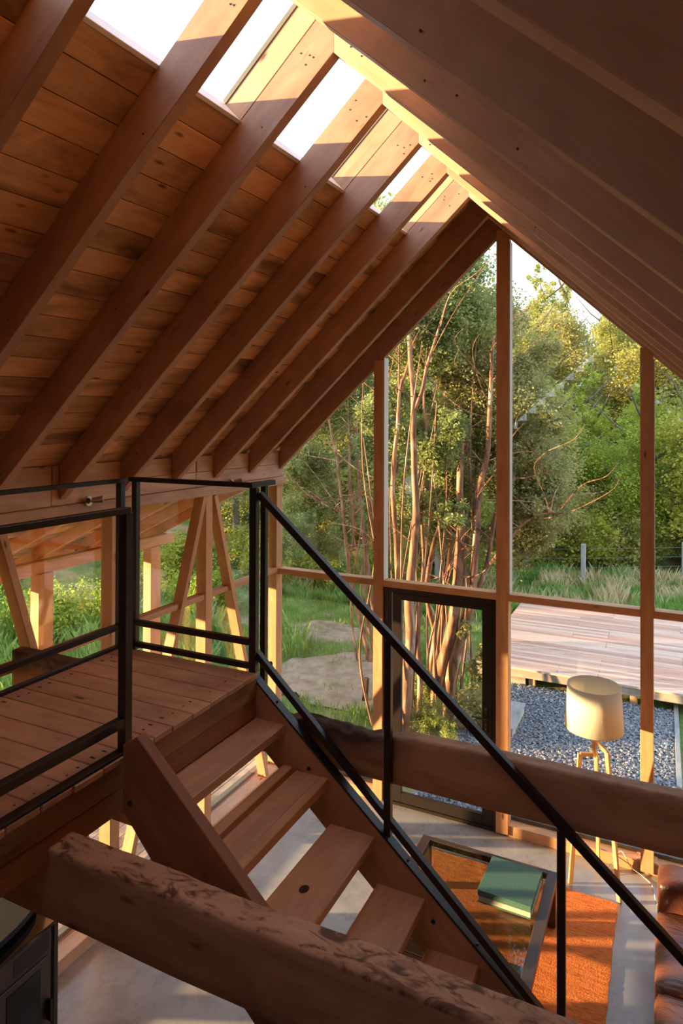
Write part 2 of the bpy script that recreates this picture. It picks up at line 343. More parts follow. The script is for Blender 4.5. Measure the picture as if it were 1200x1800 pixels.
# panes
def pane_poly(name, pts, th, n, parent=None):
    bm = bmesh.new(); n = Vector(n).normalized() * th
    a = [bm.verts.new(p) for p in pts]; b = [bm.verts.new(Vector(p) + n) for p in pts]
    bm.faces.new(a[::-1]); bm.faces.new(b)
    for i in range(len(a)): bm.faces.new((a[i], a[(i + 1) % len(a)], b[(i + 1) % len(a)], b[i]))
    return link(name, bm_mesh(bm), M['glass'], parent, Matrix.Identity(4), kind='structure')
wi = 1
for i in range(4):
    a, b = posts[i][1], posts[i + 1][0]
    Y = GY1 - .025
    pane_poly('window_%d' % wi, [(a, Y, TZ1 - .01), (b, Y, TZ1 - .01), (b, Y, under(b, YG, 0) + .02), (a, Y, under(a, YG, 0) + .02)], .006, (0, 1, 0)); wi += 1
    if i != 1:
        pane_poly('window_%d' % wi, [(a, Y, .09), (b, Y, .09), (b, Y, TZ0 + .01), (a, Y, TZ0 + .01)], .006, (0, 1, 0)); wi += 1
# outer gable rafters close the triangle above the panes
# ---- the door between the second and third posts
dr = empty('door_1', (-2.0, GY0 + .06, 0), kind='structure')
D0, D1, DZ = -2.612, -1.442, TZ0
for nm, a, b, c, d in (('door_frame', D0, D0 + .045, 0, DZ), ('door_frame', D1 - .04, D1, 0, DZ), ('door_frame', D0 + .045, D1 - .04, DZ - .055, DZ), ('threshold', D0 + .045, D1 - .04, 0, .03)):
    bx(nm, a, b, GY0 + .03, GY0 + .10, c, d, M['door'], dr)
bx('mullion', D0 + .05, D0 + .085, GY0 + .045, GY0 + .09, .03, DZ - .055, M['door'], dr)
L0, L1 = -2.515, -1.485
for a, b, c, d in ((L0, -2.42, .035, 2.165), (-1.585, L1, .035, 2.165), (-2.42, -1.585, 2.10, 2.165), (-2.42, -1.585, .035, .13)):
    bx('door_stile' if d - c > 1 else 'door_rail', a, b, GY0 + .04, GY0 + .085, c, d, M['door'], dr)
o = bx('door_glass', -2.43, -1.575, GY0 + .06, GY0 + .066, .12, 2.11, M['glass'], dr, bev=0)
bx('handle_plate', -1.555, -1.53, GY0 + .028, GY0 + .04, .93, 1.17, M['plastic'], dr)
hd = tube('handle', [(-1.543, GY0 + .03, 1.075), (-1.543, GY0 - .01, 1.075), (-1.60, GY0 - .018, 1.075), (-1.67, GY0 - .018, 1.085)], .009, M['plastic'], dr)
for z in (1.15, 1.0, .96): bx('screw_head', -1.548, -1.538, GY0 + .024, GY0 + .03, z, z + .012, M['brass'], dr, bev=.001)
# ---- left wall
wL = empty('wall_left', (LX, 3, 0), kind='structure')
PLY = [-.62, .52, 1.66, 2.76, 3.86, 5.04]
for y in PLY: bx('post', LX - .115, LX, y, y + .10, 0.0, 3.235, M['post'], wL)
for z in [k * .2 for k in range(17)]:
    bx('wall_board', LX - .06, LX - .03, -4.0, 1.66, z + .103, min(z + .30, 3.23), M['board'], wL)
segs = [q for q in zip([y + .10 for y in PLY], PLY[1:] + [YG]) if q[0] > 1.6]
for y0, y1 in segs: bx('transom', LX - .10, LX - .01, y0, y1, 2.25, 2.30, M['post'], wL)
bx('sill', LX - .14, LX + .02, -4.0, YG, 0, .10, M['deck'], wL)
bx('sill_frame', LX - .20, LX - .14, -1.5, YG, .03, .13, M['gasket'], wL)
for yt in (2.81, 5.09):
    for s in (-1, 1):
        y0, y1 = yt + s * .06, yt + s * (1.02 if s > 0 else 1.10)
        beam('brace', (LX - .035, y0 + s * .02, 3.22), (LX - .035, y1, .10), .055, .105, M['post'], wL, up=(1, 0, 0))
bx('wall_plate', LX - .12, LX + .015, -4.0, YG + .125, 3.222, 3.312, M['deck'], wL, bev=.006)
for k, (z0, z1) in enumerate(((3.314, 3.452), (3.456, 3.60))):
    for y0, y1 in ((-4.0, .7), (.705, 2.195), (2.2, 3.30), (3.305, 4.9), (4.905, YG + .12)):
        bx('frieze_board', LX - .04, LX - .012, y0 + k * .01, y1, z0, z1, M['deck'], wL)
bx('latch_plate', LX, LX + .012, 3.905, 3.935, 2.81, 2.89, M['plastic'], wL)
bx('latch_knob', LX + .012, LX + .03, 3.895, 3.91, 2.85, 2.865, M['plastic'], wL)
for y0, y1 in segs:
    for z0, z1 in ((.11, 2.26), (2.29, 3.23)):
        pane_poly('window_%d' % wi, [(LX - .09, y0 - .01, z0), (LX - .09, y1 + .01, z0), (LX - .09, y1 + .01, z1), (LX - .09, y0 - .01, z1)], -.006, (1, 0, 0)); wi += 1
# ---- right wall, back wall (behind the camera): glazed bays and timber
wR = empty('wall_right', (RXW, 3, 0), kind='structure')
for y in PLY[:-1] + [5.04]: bx('post', RXW, RXW + .115, y, y + .10, 0.0, 3.235, M['post'], wR)
bx('wall_plate', RXW - .015, RXW + .12, -4.0, YG + .12, 3.222, 3.312, M['deck'], wR)
bx('frieze_board', RXW + .012, RXW + .04, -4.0, YG + .12, 3.31, 3.62, M['deck'], wR)
for z in [k * .2 for k in range(16)]:
    bx('wall_board', RXW + .02, RXW + .05, -4.0, YG + .12, z + .003, z + .2, M['board'], wR)
wB = empty('wall_back', (RX, -4.0, 0), kind='structure')
bm = bmesh.new()
for k in range(29):
    z0, z1 = k * .2 + .003, k * .2 + .2; hw = 2.6 if z1 < 3.4 else max(0.05, (zr(-4) + .25 - z1) / slope(-4))
    box_into(bm, RX - min(hw, 2.6), RX + min(hw, 2.6), -4.05, -4.02, z0, z1, .002)
link('wall_board', bm_mesh(bm), M['board'], wB, Matrix.Identity(4), kind='stuff')
# ---- roof: boards, upstands, glass
def slab_between(name, al0, al1, pp0, pp1, y0, y1, side, m, parent, bev=.002, **kw):
    """board across a bay: local X along Y (its grain)"""
    ym = (y0 + y1) / 2
    a, b = roof_pt((al0 + al1) / 2, (pp0 + pp1) / 2, y0, side), roof_pt((al0 + al1) / 2, (pp0 + pp1) / 2, y1, side)
    n = (roof_pt(al0, pp1, ym, side) - roof_pt(al0, pp0, ym, side))
    return beam(name, a, b, al1 - al0, pp1 - pp0, m, parent, up=n, bev=bev, **kw)
TOT = math.hypot(LX - RX, zr(4) - zf(4))
SKY0, SKY1 = -3.9, 5.16
cL = empty('ceiling_left', (RX, 3, 5.7), kind='structure'); cR = empty('ceiling_right', (RX, 3, 5.7), kind='structure')
for i in range(len(RY) - 1):
    y0, y1 = RY[i] + TH / 2 + .001, RY[i + 1] + TH / 2 - .001
    if i == 0: y0 = -4.0
    if i == len(RY) - 2: y1 += .10
    open_ = y0 > SKY0 - .05 and y1 < SKY1 + .1
    al = .535 if open_ else -.18
    k = 0
    while al < TOT + .10:
        w = .154 + R.uniform(-.004, .004)
        slab_between('ceiling_board', al + .002, al + w - .002, DEPTH + R.uniform(0, .003), DEPTH + .024, y0, y1, -1, M['board'], cL)
        al += w
    al = -.19
    while al < TOT + .10:
        slab_between('ceiling_board', al + .002, al + .198, DEPTH, DEPTH + .024, y0, y1, 1, M['board'], cR)
        al += .2
slab_between('roof_covering', .60, TOT + .27, DEPTH + .03, DEPTH + .07, -4.1, 6.7, -1, M['roof_skin'], cL)
slab_between('roof_covering', -.22, TOT + .27, DEPTH + .03, DEPTH + .07, -4.1, 6.7, 1, M['roof_skin'], cR)
slab_between('roof_covering', -.22, .60, DEPTH + .03, DEPTH + .07, -4.1, SKY0, -1, M['roof_skin'], cL)
slab_between('roof_covering', -.22, .60, DEPTH + .03, DEPTH + .07, SKY1 + .06, 6.7, -1, M['roof_skin'], cL)
slab_between('skylight_upstand', .530, .552, DEPTH - .004, DEPTH + .145, SKY0, SKY1, -1, M['white'], cL)
bx('ridge_upstand', RX + .01, RX + .03, SKY0, SKY1 + .05, zr(2) + .22, zr(4) + .50, M['deck'], cL)
k = 0
for y in RY:
    if y < SKY0 - .1 or y > SKY1 + .1: continue
    k += 1
    if k % 2 == 1:     # every second rafter carries a board on edge that holds the glass
        for nm, p0, p1, mm, th in (('skylight_curb', DEPTH + .003, DEPTH + .135, M['deck'], TH), ('gasket', DEPTH + .136, DEPTH + .162, M['gasket'], TH + .012)):
            a, b = roof_pt(-.20, (p0 + p1) / 2, y + TH / 2, -1), roof_pt(.53, (p0 + p1) / 2, y + TH / 2, -1)
            n = roof_pt(0, 1, y, -1) - roof_pt(0, 0, y, -1)
            beam(nm, a, b, th, p1 - p0, mm, cL, up=n, bev=.001)
for k in range(6):
    y0, y1 = (-.84 + 1.2 * k + .02, -.84 + 1.2 * (k + 1) + .02) if k < 5 else (SKY0, -.82)
    o = slab_between('window_%d' % wi, -.36, .60, DEPTH + .165, DEPTH + .171, y0 + .01, y1 - .01, -1, M['glass'], None, bev=0, kind='structure'); wi += 1

# ================================================================== RAFTERS AND TIE BEAMS
def rafter_mesh(y, side):
    """side profile: plumb cut at the ridge, plumb cut at the wall; local X down the slope"""
    s = slope(y); q = math.hypot(1, s)
    L = (RX - LX) * q
    # in local 2-D (u down the slope, v outwards): vertical direction = (-s/q, 1/q)
    d = DEPTH; top_u = -s * d
    prof = [(0, 0), (L, 0), (L - s * d, d), (top_u, d)]
    bm = bmesh.new(); nseg = 14; rings = []
    for k in range(nseg + 1):
        f = k / nseg
        u0 = prof[0][0] + (prof[1][0] - prof[0][0]) * f; u1 = prof[3][0] + (prof[2][0] - prof[3][0]) * f
        wob = (noise.noise(Vector((u0 * 1.5, y * 7, side * 3))) * .004)
        r = []
        for (u, v, yy) in ((u0, 0, 0), (u0, 0, TH), (u1, d, TH), (u1, d, 0)):
            r.append(bm.verts.new((u - L / 2, yy - TH / 2, v + (wob if v == 0 else 0))))
        rings.append(r)
    for k in range(nseg):
        for j in range(4): bm.faces.new((rings[k][j], rings[k][(j + 1) % 4], rings[k + 1][(j + 1) % 4], rings[k + 1][j]))
    bm.faces.new(rings[0][::-1]); bm.faces.new(rings[-1])
    bmesh.ops.recalc_face_normals(bm, faces=bm.faces)
    es = [e for e in bm.edges if abs((e.verts[0].co - e.verts[1].co).normalized().x) > .9 and len(e.link_faces) == 2 and e.calc_face_angle(0) > 1]
    bmesh.ops.bevel(bm, geom=es, offset=.003, segments=1, affect='EDGES')
    me = bm_mesh(bm)
    mid = roof_pt(L / 2, 0, y + TH / 2, side)
    x = (roof_pt(L, 0, y, side) - roof_pt(0, 0, y, side)).normalized(); z = Vector((side * s, 0, 1)).normalized(); yv = z.cross(x)
    if side > 0: pass
    m = Matrix((x, yv, z)).transposed().to_4x4(); m.translation = mid
    return me, m
ORD = ['first', 'second', 'third', 'fourth', 'fifth', 'sixth', 'seventh', 'eighth', 'ninth', 'tenth', 'eleventh', 'twelfth', 'thirteenth']
for i, y in enumerate(RY):
    n_from = len(RY) - 1 - i
    for side, nm in ((-1, 'left'), (1, 'right')):
        me, mw = rafter_mesh(y, side)
        if n_from == 0: lab = 'dark reddish rafter of the %s roof slope lying directly on the gable window wall' % nm
        else: lab = 'reddish wooden rafter on the %s roof slope, %s one in from the gable window rafter' % (nm, ORD[n_from - 1])
        r = link('rafter', me, M['rafter'] if side < 0 else M['rafter_lit'], None, mw, label=lab, cat='rafter', group='rafters of the %s roof slope' % nm)
        if y > .3:
            L_ = math.hypot(RX - LX, zr(y) - zf(y)); sy = -TH / 2 if side < 0 else -TH / 2
            for k in range(7):
                u = -L_ / 2 + (R.uniform(.03, .16) if k < 4 else R.uniform(.3, L_ - .2)); vz = R.uniform(.03, .16)
                ys = sy - .0015
                nb = bmesh.new(); bmesh.ops.create_cone(nb, segments=8, radius1=.004, radius2=.004, depth=.003, cap_ends=True)
                link('nail', bm_mesh(nb), M['plastic'], r, mw @ Matrix.Translation((u, ys if (mw.to_3x3() @ Vector((0, 1, 0))).y > 0 else -ys, vz)) @ Matrix.Rotation(math.pi / 2, 4, 'X'))
        # nail heads near the ridge
def hewn(name, L, w, h, seed, m, mw, rot=None, amp=.006, **kw):
    """hand-hewn beam: rounded square section, wavering faces, adze marks on top; local X along"""
    bm = bmesh.new(); nr = int(L / .035); ns = 8; sec = []
    pts = []
    for (cx, cz, sx, sz) in ((1, 1, 0, -1), (1, -1, -1, 0), (-1, -1, 0, 1), (-1, 1, 1, 0)):
        pts.append((cx * w / 2 - (0 if sx == 0 else -sx * .0), cz * h / 2))
    corners = [(w / 2, h / 2), (w / 2, -h / 2), (-w / 2, -h / 2), (-w / 2, h / 2)]; c = .008
    for k in range(4):
        a, b = Vector(corners[k]), Vector(corners[(k + 1) % 4]); d = (b - a).normalized(); n = 6 if k % 2 == 0 else 5
        for j in range(n + 1):
            sec.append(a + d * (c + ((b - a).length - 2 * c) * j / n))
    rings = []
    for i in range(nr + 1):
        x = L * i / nr - L / 2; r = []
        bow = noise.noise(Vector((x * .7, seed, 0))) * .010
        for (yy, zz) in sec:
            d = Vector((noise.noise(Vector((x * 2.2, yy * 9 + seed, zz * 9))), noise.noise(Vector((x * 2.2 + 9, yy * 9 + seed, zz * 9))))) * amp
            fz = noise.noise(Vector((x * 11, yy * 22, seed + 5))) * (amp * .8 if zz > h / 2 - .001 else amp * .2)
            Z = zz + d.y + fz + bow; Y = yy + d.x
            if rot:
                f = rot(x)
                if f > 0 and zz > -.01:
                    Z -= f * (.022 + .035 * abs(noise.noise(Vector((x * 6, yy * 14, 3)))) + .018 * noise.noise(Vector((x * 25, yy * 30, 8))))
                    Y += f * .025 * noise.noise(Vector((x * 9, zz * 20, 6)))
            r.append(bm.verts.new((x, Y, Z)))
        rings.append(r)
    n = len(sec)
    for i in range(nr):
        for k in range(n): bm.faces.new((rings[i][k], rings[i][(k + 1) % n], rings[i + 1][(k + 1) % n], rings[i + 1][k]))
    bm.faces.new(rings[0][::-1]); bm.faces.new(rings[-1]); bmesh.ops.recalc_face_normals(bm, faces=bm.faces)
    return link(name, bm_mesh(bm), m, None, mw, smooth=True, **kw)
# adze-marked material (dark bruises on the top face are real stains of the beam)
def hewn_mat(name, rot_x=None, marks=.9):
    m = wood(name, (.70, .45, .28), (.46, .265, .155), (.28, .19, .14), .3, .04, .6, True, .15); t = m.node_tree
    p = [n for n in t.nodes if n.type == 'BSDF_PRINCIPLED'][0]; src = p.inputs['Base Color'].links[0].from_socket
    tcn = N(t, 'ShaderNodeTexCoord'); sp = N(t, 'ShaderNodeSeparateXYZ'); t.links.new(tcn.outputs['Object'], sp.inputs[0])
    a = tex(t, tcn.outputs['Object'], 1, (8, 17, 3), 5, 1.6, .6)
    spots = ramp(t, a.outputs['Fac'], [(.37, (.16, .12, .11)), (.42, (.5, .42, .38)), (.50, (1, 1, 1))])
    top = N(t, 'ShaderNodeMapRange'); top.inputs['From Min'].default_value = .105; top.inputs['From Max'].default_value = .114; t.links.new(sp.outputs['Z'], top.inputs[0])
    c = mix(t, top.outputs[0], src, mix(t, marks, src, spots, 'MULTIPLY'))
    if rot_x:
        mr = N(t, 'ShaderNodeMapRange'); mr.inputs['From Min'].default_value = rot_x[1]; mr.inputs['From Max'].default_value = rot_x[0]; t.links.new(sp.outputs['X'], mr.inputs[0])
        b = tex(t, tcn.outputs['Object'], 1, (5, 12, 12), 6, 1.5)
        zz = N(t, 'ShaderNodeMapRange'); zz.inputs['From Min'].default_value = -.06; zz.inputs['From Max'].default_value = .06; t.links.new(sp.outputs['Z'], zz.inputs[0])
        mu = N(t, 'ShaderNodeMath', operation='MULTIPLY'); t.links.new(mr.outputs[0], mu.inputs[0]); t.links.new(zz.outputs[0], mu.inputs[1])
        c = mix(t, mu.outputs[0], c, ramp(t, b.outputs['Fac'], [(.35, (.045, .03, .022)), (.55, (.13, .085, .06)), (.7, (.24, .17, .12))]))
    t.links.new(c, p.inputs['Base Color']); return m
nbx0, nbx1 = LX, RXW
mw = Matrix.Translation(((nbx0 + nbx1) / 2, 1.685, 2.308))
hewn('tie_beam', nbx1 - nbx0, .112, .244, 3.3, hewn_mat('hewn_wood'), mw, label='thick hand-hewn tie beam in the foreground with gouged dark marks on its top, running under the landing', cat='beam', group='tie beams across the room')
mw = Matrix.Translation(((nbx0 + nbx1) / 2, 3.032, 2.287))
cx = (nbx0 + nbx1) / 2
rotf = lambda x: max(0, min(1, (-1.08 - (x + cx)) / .12)) * max(0, min(1, ((x + cx) + 1.95) / .1))
hewn('tie_beam', nbx1 - nbx0, .09, .240, 9.1, hewn_mat('hewn_wood_rotten', (-1.30 - cx, -1.02 - cx), .3), mw, rotf, .004, label='long wooden tie beam beyond the stair handrail, its end by the stair dark and rotten', cat='beam', group='tie beams across the room')

# ================================================================== LANDING, STAIR, RAILINGS
ld = empty('stair_landing', (-2.38, 1.6, 2.4), label='wooden stair landing of wide nailed planks on heavy side beams', cat='landing')
LX0, LX1, LYF = -2.85, -1.90, 2.93
y = LYF; seams = [2.93, 2.80, 2.66, 2.525, 2.392, 2.255, 2.14, 2.00]
while seams[-1] > -.2: seams.append(seams[-1] - .137)
for a, b in zip(seams[1:], seams[:-1]):
    pl = bx('plank', LX0, LX1 + R.uniform(-.004, .006), a + .0025, b - .0025, 2.575 + R.uniform(-.001, .001), 2.60, M['deck'], ld)
    for xn in (LX0 + .09, LX1 - .09):
        for yn in (.3, .72): 
            if b > .9: bx('nail', xn - .004 + R.uniform(-.02, .02), xn + .005, a + (b - a) * yn - .004, a + (b - a) * yn + .005, 2.5995, 2.6012, M['plastic'], pl, bev=0)
for x0, x1 in ((LX1 - .065, LX1 - .012), (LX0 + .01, LX0 + .065)):
    bx('side_beam', x0, x1, -.3, LYF, 2.474, 2.574, M['beam'], ld, bev=.004)
    bx('side_beam', x0 - .004, x1 - .004, -.3, LYF, 2.372, 2.472, M['string'], ld, bev=.004)
bx('end_beam', LX0 + .065, LX1 - .065, LYF - .05, LYF - .002, 2.40, 2.574, M['beam'], ld)
bx('loft_floor', LX, RXW, -4.0, .35, 2.5, 2.6, M['deck'], kind='structure')

st = empty('staircase', (-.6, 2.45, 0), label='steep open wooden stair with thick treads going down between two plank stringers', cat='stairs')
TY0, TY1 = 2.0, 2.93
RISE, GO = .2167, .25
for k in range(11):
    z = 2.365 - RISE * k * (1.0) ; xf = -1.741 + GO * k
    if k == 1:
        bx('tread', xf - .185, xf - .048, TY0 - .012, TY1 + .012, z - .045, z, M['tread'], st, bev=.004)
        bx('tread', xf - .046, xf, TY0 - .012, TY1 + .012, z - .047, z + .002, M['tread'], st, bev=.004)
        bx('tread_batten', xf - .262, xf - .205, TY0 - .01, TY1 + .01, z - .03, z + .012, M['tread'], st, bev=.004)
    elif k == 2:
        o = bx('tread', xf - .24, xf, TY0 - .012, TY1 + .012, z - .045, z, M['tread'], st, bev=.004)
        bm = bmesh.new(); bmesh.ops.create_icosphere(bm, subdivisions=2, radius=1)
        for v in bm.verts: 
            v.co.x *= .021; v.co.y *= .028; v.co.z *= .0018
            v.co.x += .004 * noise.noise(v.co * 90)
        kw_ = plain('knot_hole', (.035, .018, .012), .7, 0, .2, 90, (.12, .06, .035), .5)
        link('knot', bm_mesh(bm), kw_, o, Matrix.Translation(on_y(546, 1551, 2.36).xyz.to_3d() if False else (-1.37, 2.47, z + .0008)))
    else:
        bx('tread', xf - .238, xf, TY0 - .012, TY1 + .012, z - .045, z, M['tread'], st, bev=.004)
def stringer(y0, y1, xa, za, xb, zb, drop, end_x):
    """plank: top edge from (xa,za) to (xb,zb), vertical depth drop, plumb cut at the head"""
    s = (zb - za) / (xb - xa); q = math.hypot(1, s); pts = [(xa, za), (xb, zb), (xb - .0, max(zb - drop, 0)), (xa + .0, za - drop)]
    return pts
def stringer_obj(y0, y1, pts, m, parent, head=None):
    """profile polygon in X,Z extruded from y0 to y1, local X along the plank"""
    a, b = Vector((pts[0][0], 0, pts[0][1])), Vector((pts[1][0], 0, pts[1][1])); x = (b - a).normalized(); yv = Vector((0, 1, 0)); z = x.cross(yv)
    mw = Matrix((x, yv, z)).transposed().to_4x4(); mw.translation = (a + b) / 2 + Vector((0, (y0 + y1) / 2, 0)); inv = mw.inverted()
    bm = bmesh.new(); r0 = [bm.verts.new(inv @ Vector((px, y0, pz))) for px, pz in pts]; r1 = [bm.verts.new(inv @ Vector((px, y1, pz))) for px, pz in pts]
    bm.faces.new(r0[::-1]); bm.faces.new(r1)
    for i in range(len(pts)): bm.faces.new((r0[i], r0[(i + 1) % len(pts)], r1[(i + 1) % len(pts)], r1[i]))
    bmesh.ops.recalc_face_normals(bm, faces=bm.faces); bmesh.ops.bevel(bm, geom=list(bm.edges), offset=.003, segments=1, affect='EDGES')
    return link('stringer', bm_mesh(bm), m, parent, mw)
S = .858
near_top = lambda x: 2.655 - S * (x + 1.80)
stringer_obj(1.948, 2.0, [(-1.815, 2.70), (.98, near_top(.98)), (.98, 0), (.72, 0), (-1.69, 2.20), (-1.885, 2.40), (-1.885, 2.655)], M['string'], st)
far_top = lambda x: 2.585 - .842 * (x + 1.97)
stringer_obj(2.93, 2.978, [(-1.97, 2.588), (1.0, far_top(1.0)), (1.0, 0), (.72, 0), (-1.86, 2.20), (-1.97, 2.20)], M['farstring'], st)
for (x, z) in ((-1.80, 2.645), (-1.845, 2.44)):      # bolts of the near stringer
    o = link('bolt_hole', (lambda b: (bmesh.ops.create_cone(b, segments=10, radius1=.011, radius2=.011, depth=.006, cap_ends=True), bm_mesh(b))[1])(bmesh.new()), M['plastic'], st,
             Matrix.Translation((x, 1.975, near_top(x) + .004)) if z > 2.6 else Matrix.Translation((x, 1.946, z)) @ Matrix.Rotation(math.pi / 2, 4, 'X'))
for x in (-1.60, -1.30, -1.62, -.95):
    dz = .19 if x in (-1.62,) else .10
    link('bolt_hole', (lambda b: (bmesh.ops.create_cone(b, segments=10, radius1=.010, radius2=.010, depth=.006, cap_ends=True), bm_mesh(b))[1])(bmesh.new()), M['plastic'], st,
         Matrix.Translation((x, 2.928, far_top(x) - dz)) @ Matrix.Rotation(math.pi / 2, 4, 'X'))

def bar(name, p0, p1, w, h, parent, up=(0, 0, 1)): return beam(name, p0, p1, w, h, M['steel'], parent, up=up, bev=.002)
# guard rail along the side of the landing near the camera
g1 = empty('guard_rail', (-1.92, 1.0, 2.6), label='black steel guard rail on the stair side of the landing, ending in the nearest post', cat='railing', group='railings')
bar('top_rail', (-1.915, -.2, 3.557), (-1.915, 2.0, 3.557), .036, .025, g1)
bar('middle_rail', (-1.925, -.2, 2.722), (-1.925, 1.985, 2.722), .036, .036, g1)
bar('base_rail', (-1.925, -.2, 2.606), (-1.925, 2.0, 2.606), .045, .012, g1)
bar('post', (-1.925, 2.0, 2.60), (-1.925, 2.0, 3.545), .040, .040, g1, up=(0, 1, 0))
bar('post', (-1.925, .3, 2.60), (-1.925, .3, 3.545), .035, .035, g1, up=(0, 1, 0))
# guard rail on the outer side and the far end
g2 = empty('guard_rail', (-2.84, 2.0, 2.6), label='black steel guard rail along the window side of the landing, behind the nearest post', cat='railing', group='railings')
bar('top_rail', (-2.845, -.2, 3.568), (-2.845, 2.95, 3.568), .036, .024, g2)
bar('middle_rail', (-2.845, -.2, 2.722), (-2.845, 2.90, 2.722), .036, .032, g2)
bar('base_rail', (-2.845, -.2, 2.604), (-2.845, 2.93, 2.604), .03, .028, g2)
bar('post', (-2.84, 2.905, 2.60), (-2.84, 2.905, 3.556), .038, .038, g2, up=(0, 1, 0))
g3 = empty('guard_rail', (-2.35, 2.93, 2.6), label='short black steel guard rail across the far end of the landing', cat='railing', group='railings')
bar('top_rail', (-2.79, 2.932, 3.578), (-1.955, 2.932, 3.578), .036, .026, g3)
bar('middle_rail', (-2.74, 2.93, 2.755), (-1.96, 2.93, 2.755), .030, .032, g3)
bar('base_rail', (-2.74, 2.93, 2.630), (-1.96, 2.93, 2.630), .03, .028, g3)
bar('post', (-2.748, 2.932, 2.60), (-2.748, 2.932, 3.565), .036, .034, g3, up=(0, 1, 0))
bar('post', (-1.937, 2.937, 2.60), (-1.937, 2.937, 3.565), .042, .034, g3, up=(0, 1, 0))
bar('return_rail', (-1.945, 2.90, 3.579), (-1.945, 3.135, 3.579), .036, .026, g3)
bar('post', (-1.985, 3.11, 2.45), (-1.985, 3.11, 3.566), .032, .032, g3, up=(0, 1, 0))
# stair handrail
hr = empty('stair_handrail', (-1.0, 2.96, 2.0), label='sloping black steel handrail going down the far side of the stair', cat='handrail', group='railings')
HT = lambda x: 3.535 - .873 * (x + 1.92)
bar('hand_rail', (-1.915, 2.955, HT(-1.915)), (1.0, 2.955, HT(1.0)), .036, .036, hr)
bar('middle_rail', (-1.93, 2.955, 2.695), (.9, 2.955, 2.695 - .905 * 2.83), .036, .032, hr)
bar('base_strip', (-1.955, 2.955, far_top(-1.955) + .012), (.95, 2.955, far_top(.95) + .012), .055, .010, hr)
for x in (-1.183, -.392, .40):
    bar('baluster', (x, 2.955, far_top(x) + .02), (x, 2.955, HT(x) - .02), .034, .034, hr, up=(0, 1, 0))
for x in (-1.80, -1.08, -.75, -.1):
    link('bolt', (lambda b: (bmesh.ops.create_cone(b, segments=8, radius1=.007, radius2=.007, depth=.006, cap_ends=True), bm_mesh(b))[1])(bmesh.new()), M['plastic'], hr, Matrix.Translation((x, 2.952, far_top(x) + .021)))
bar('wall_bracket', (-1.93, 2.985, 2.62), (-1.88, 3.03, 2.62), .03, .02, hr)

# ================================================================== SPOTLIGHTS ON THE LEFT PLATE
def cone(r1, r2, d, seg=20):
    b = bmesh.new(); bmesh.ops.create_cone(b, segments=seg, radius1=r1, radius2=r2, depth=d, cap_ends=True); return bm_mesh(b)
for y, lab in ((3.60, 'small brass spotlight on the left wall plate above the landing post'), (5.40, 'small brass spotlight on the left wall plate near the gable corner')):
    s = empty('spotlight', (LX + .015, y, 3.29), label=lab, cat='spotlight', group='spotlights on the wall plate')
    link('wall_rose', cone(.036, .036, .018), M['brass'], s, Matrix.Translation((LX + .024, y, 3.325)) @ Matrix.Rotation(math.pi / 2, 4, 'Y'), smooth=False)
    tube('arm', [(LX + .03, y, 3.325), (LX + .065, y + .01, 3.325)], .008, M['brass'], s)
    ax = Vector((.75, .65, .12)).normalized(); mw = ax.to_track_quat('Z', 'Y').to_matrix().to_4x4(); mw.translation = Vector((LX + .085, y + .03, 3.33))
    h = link('lamp_head', cone(.024, .032, .075), M['brass'], s, mw)
    m2 = mw.copy(); m2.translation = mw.translation + ax * .0385; link('bulb', cone(.026, .026, .004), M['bulb'], h, m2)

# ================================================================== FURNITURE
# tripod floor lamp
LC = Vector((-.535, 6.03, 0))
lp = empty('floor_lamp', LC, label='oak tripod floor lamp with a wide cream drum shade before the gable window', cat='lamp')
bm = bmesh.new(); seg = 40; r0, r1, z0, z1 = .238, .216, 1.325, 1.69
rs = []
for (r, z) in ((r0, z0), (r1, z1), (r1 - .004, z1), (r0 - .004, z0)):
    rs.append([bm.verts.new((LC.x + r * math.cos(2 * math.pi * k / seg), LC.y + r * math.sin(2 * math.pi * k / seg), z)) for k in range(seg)])
for i in range(4):
    for k in range(seg): bm.faces.new((rs[i][k], rs[i][(k + 1) % seg], rs[(i + 1) % 4][(k + 1) % seg], rs[(i + 1) % 4][k]))
bmesh.ops.recalc_face_normals(bm, faces=bm.faces)
sh = link('lamp_shade', bm_mesh(bm), M['shade'], lp, Matrix.Identity(4), smooth=True)
bm = bmesh.new()
for k in range(3):
    a = 2 * math.pi * k / 3; tube_into(bm, [(LC.x, LC.y, 1.40), (LC.x + .228 * math.cos(a), LC.y + .228 * math.sin(a), 1.40)], .003, 6)
link('shade_ring', bm_mesh(bm), M['brass'], sh, Matrix.Identity(4))
bx('pole', LC.x - .016, LC.x + .016, LC.y - .016, LC.y + .016, 1.08, 1.42, M['lampwood'], lp)
link('bulb', cone(.03, .018, .08), M['bulb'], lp, Matrix.Translation((LC.x, LC.y, 1.46)))
for fx, fy, zk, kr in ((-.718, 5.961, 1.10, .62), (-.329, 5.90, 1.17, .55), (-.515, 6.235, 1.06, .5)):
    d = Vector((fx, fy, 0)) - LC; d.z = 0
    knee = LC + d * kr * .95 + Vector((0, 0, zk)); foot = Vector((fx, fy, 0)); hub = LC + d.normalized() * .0 + Vector((0, 0, zk + (.0 if fx < -.6 else .06)))
    lg = beam('leg', foot, knee, .028, .036, M['lampwood'], lp, up=d)
    beam('leg_arm', hub, knee + Vector((0, 0, -.004)), .028, .032, M['lampwood'], lg)
tube('power_cord', smooth_path([(-.46, 6.2, .012), (-.36, 6.40, .11), (-.31, 6.355, .118), (-.26, 6.33, .05), (-.17, 6.32, .006), (-.09, 6.22, .005), (-.05, 6.0, .005), (.05, 5.9, .005)], 5), .0035, M['cord'], lp, 6)
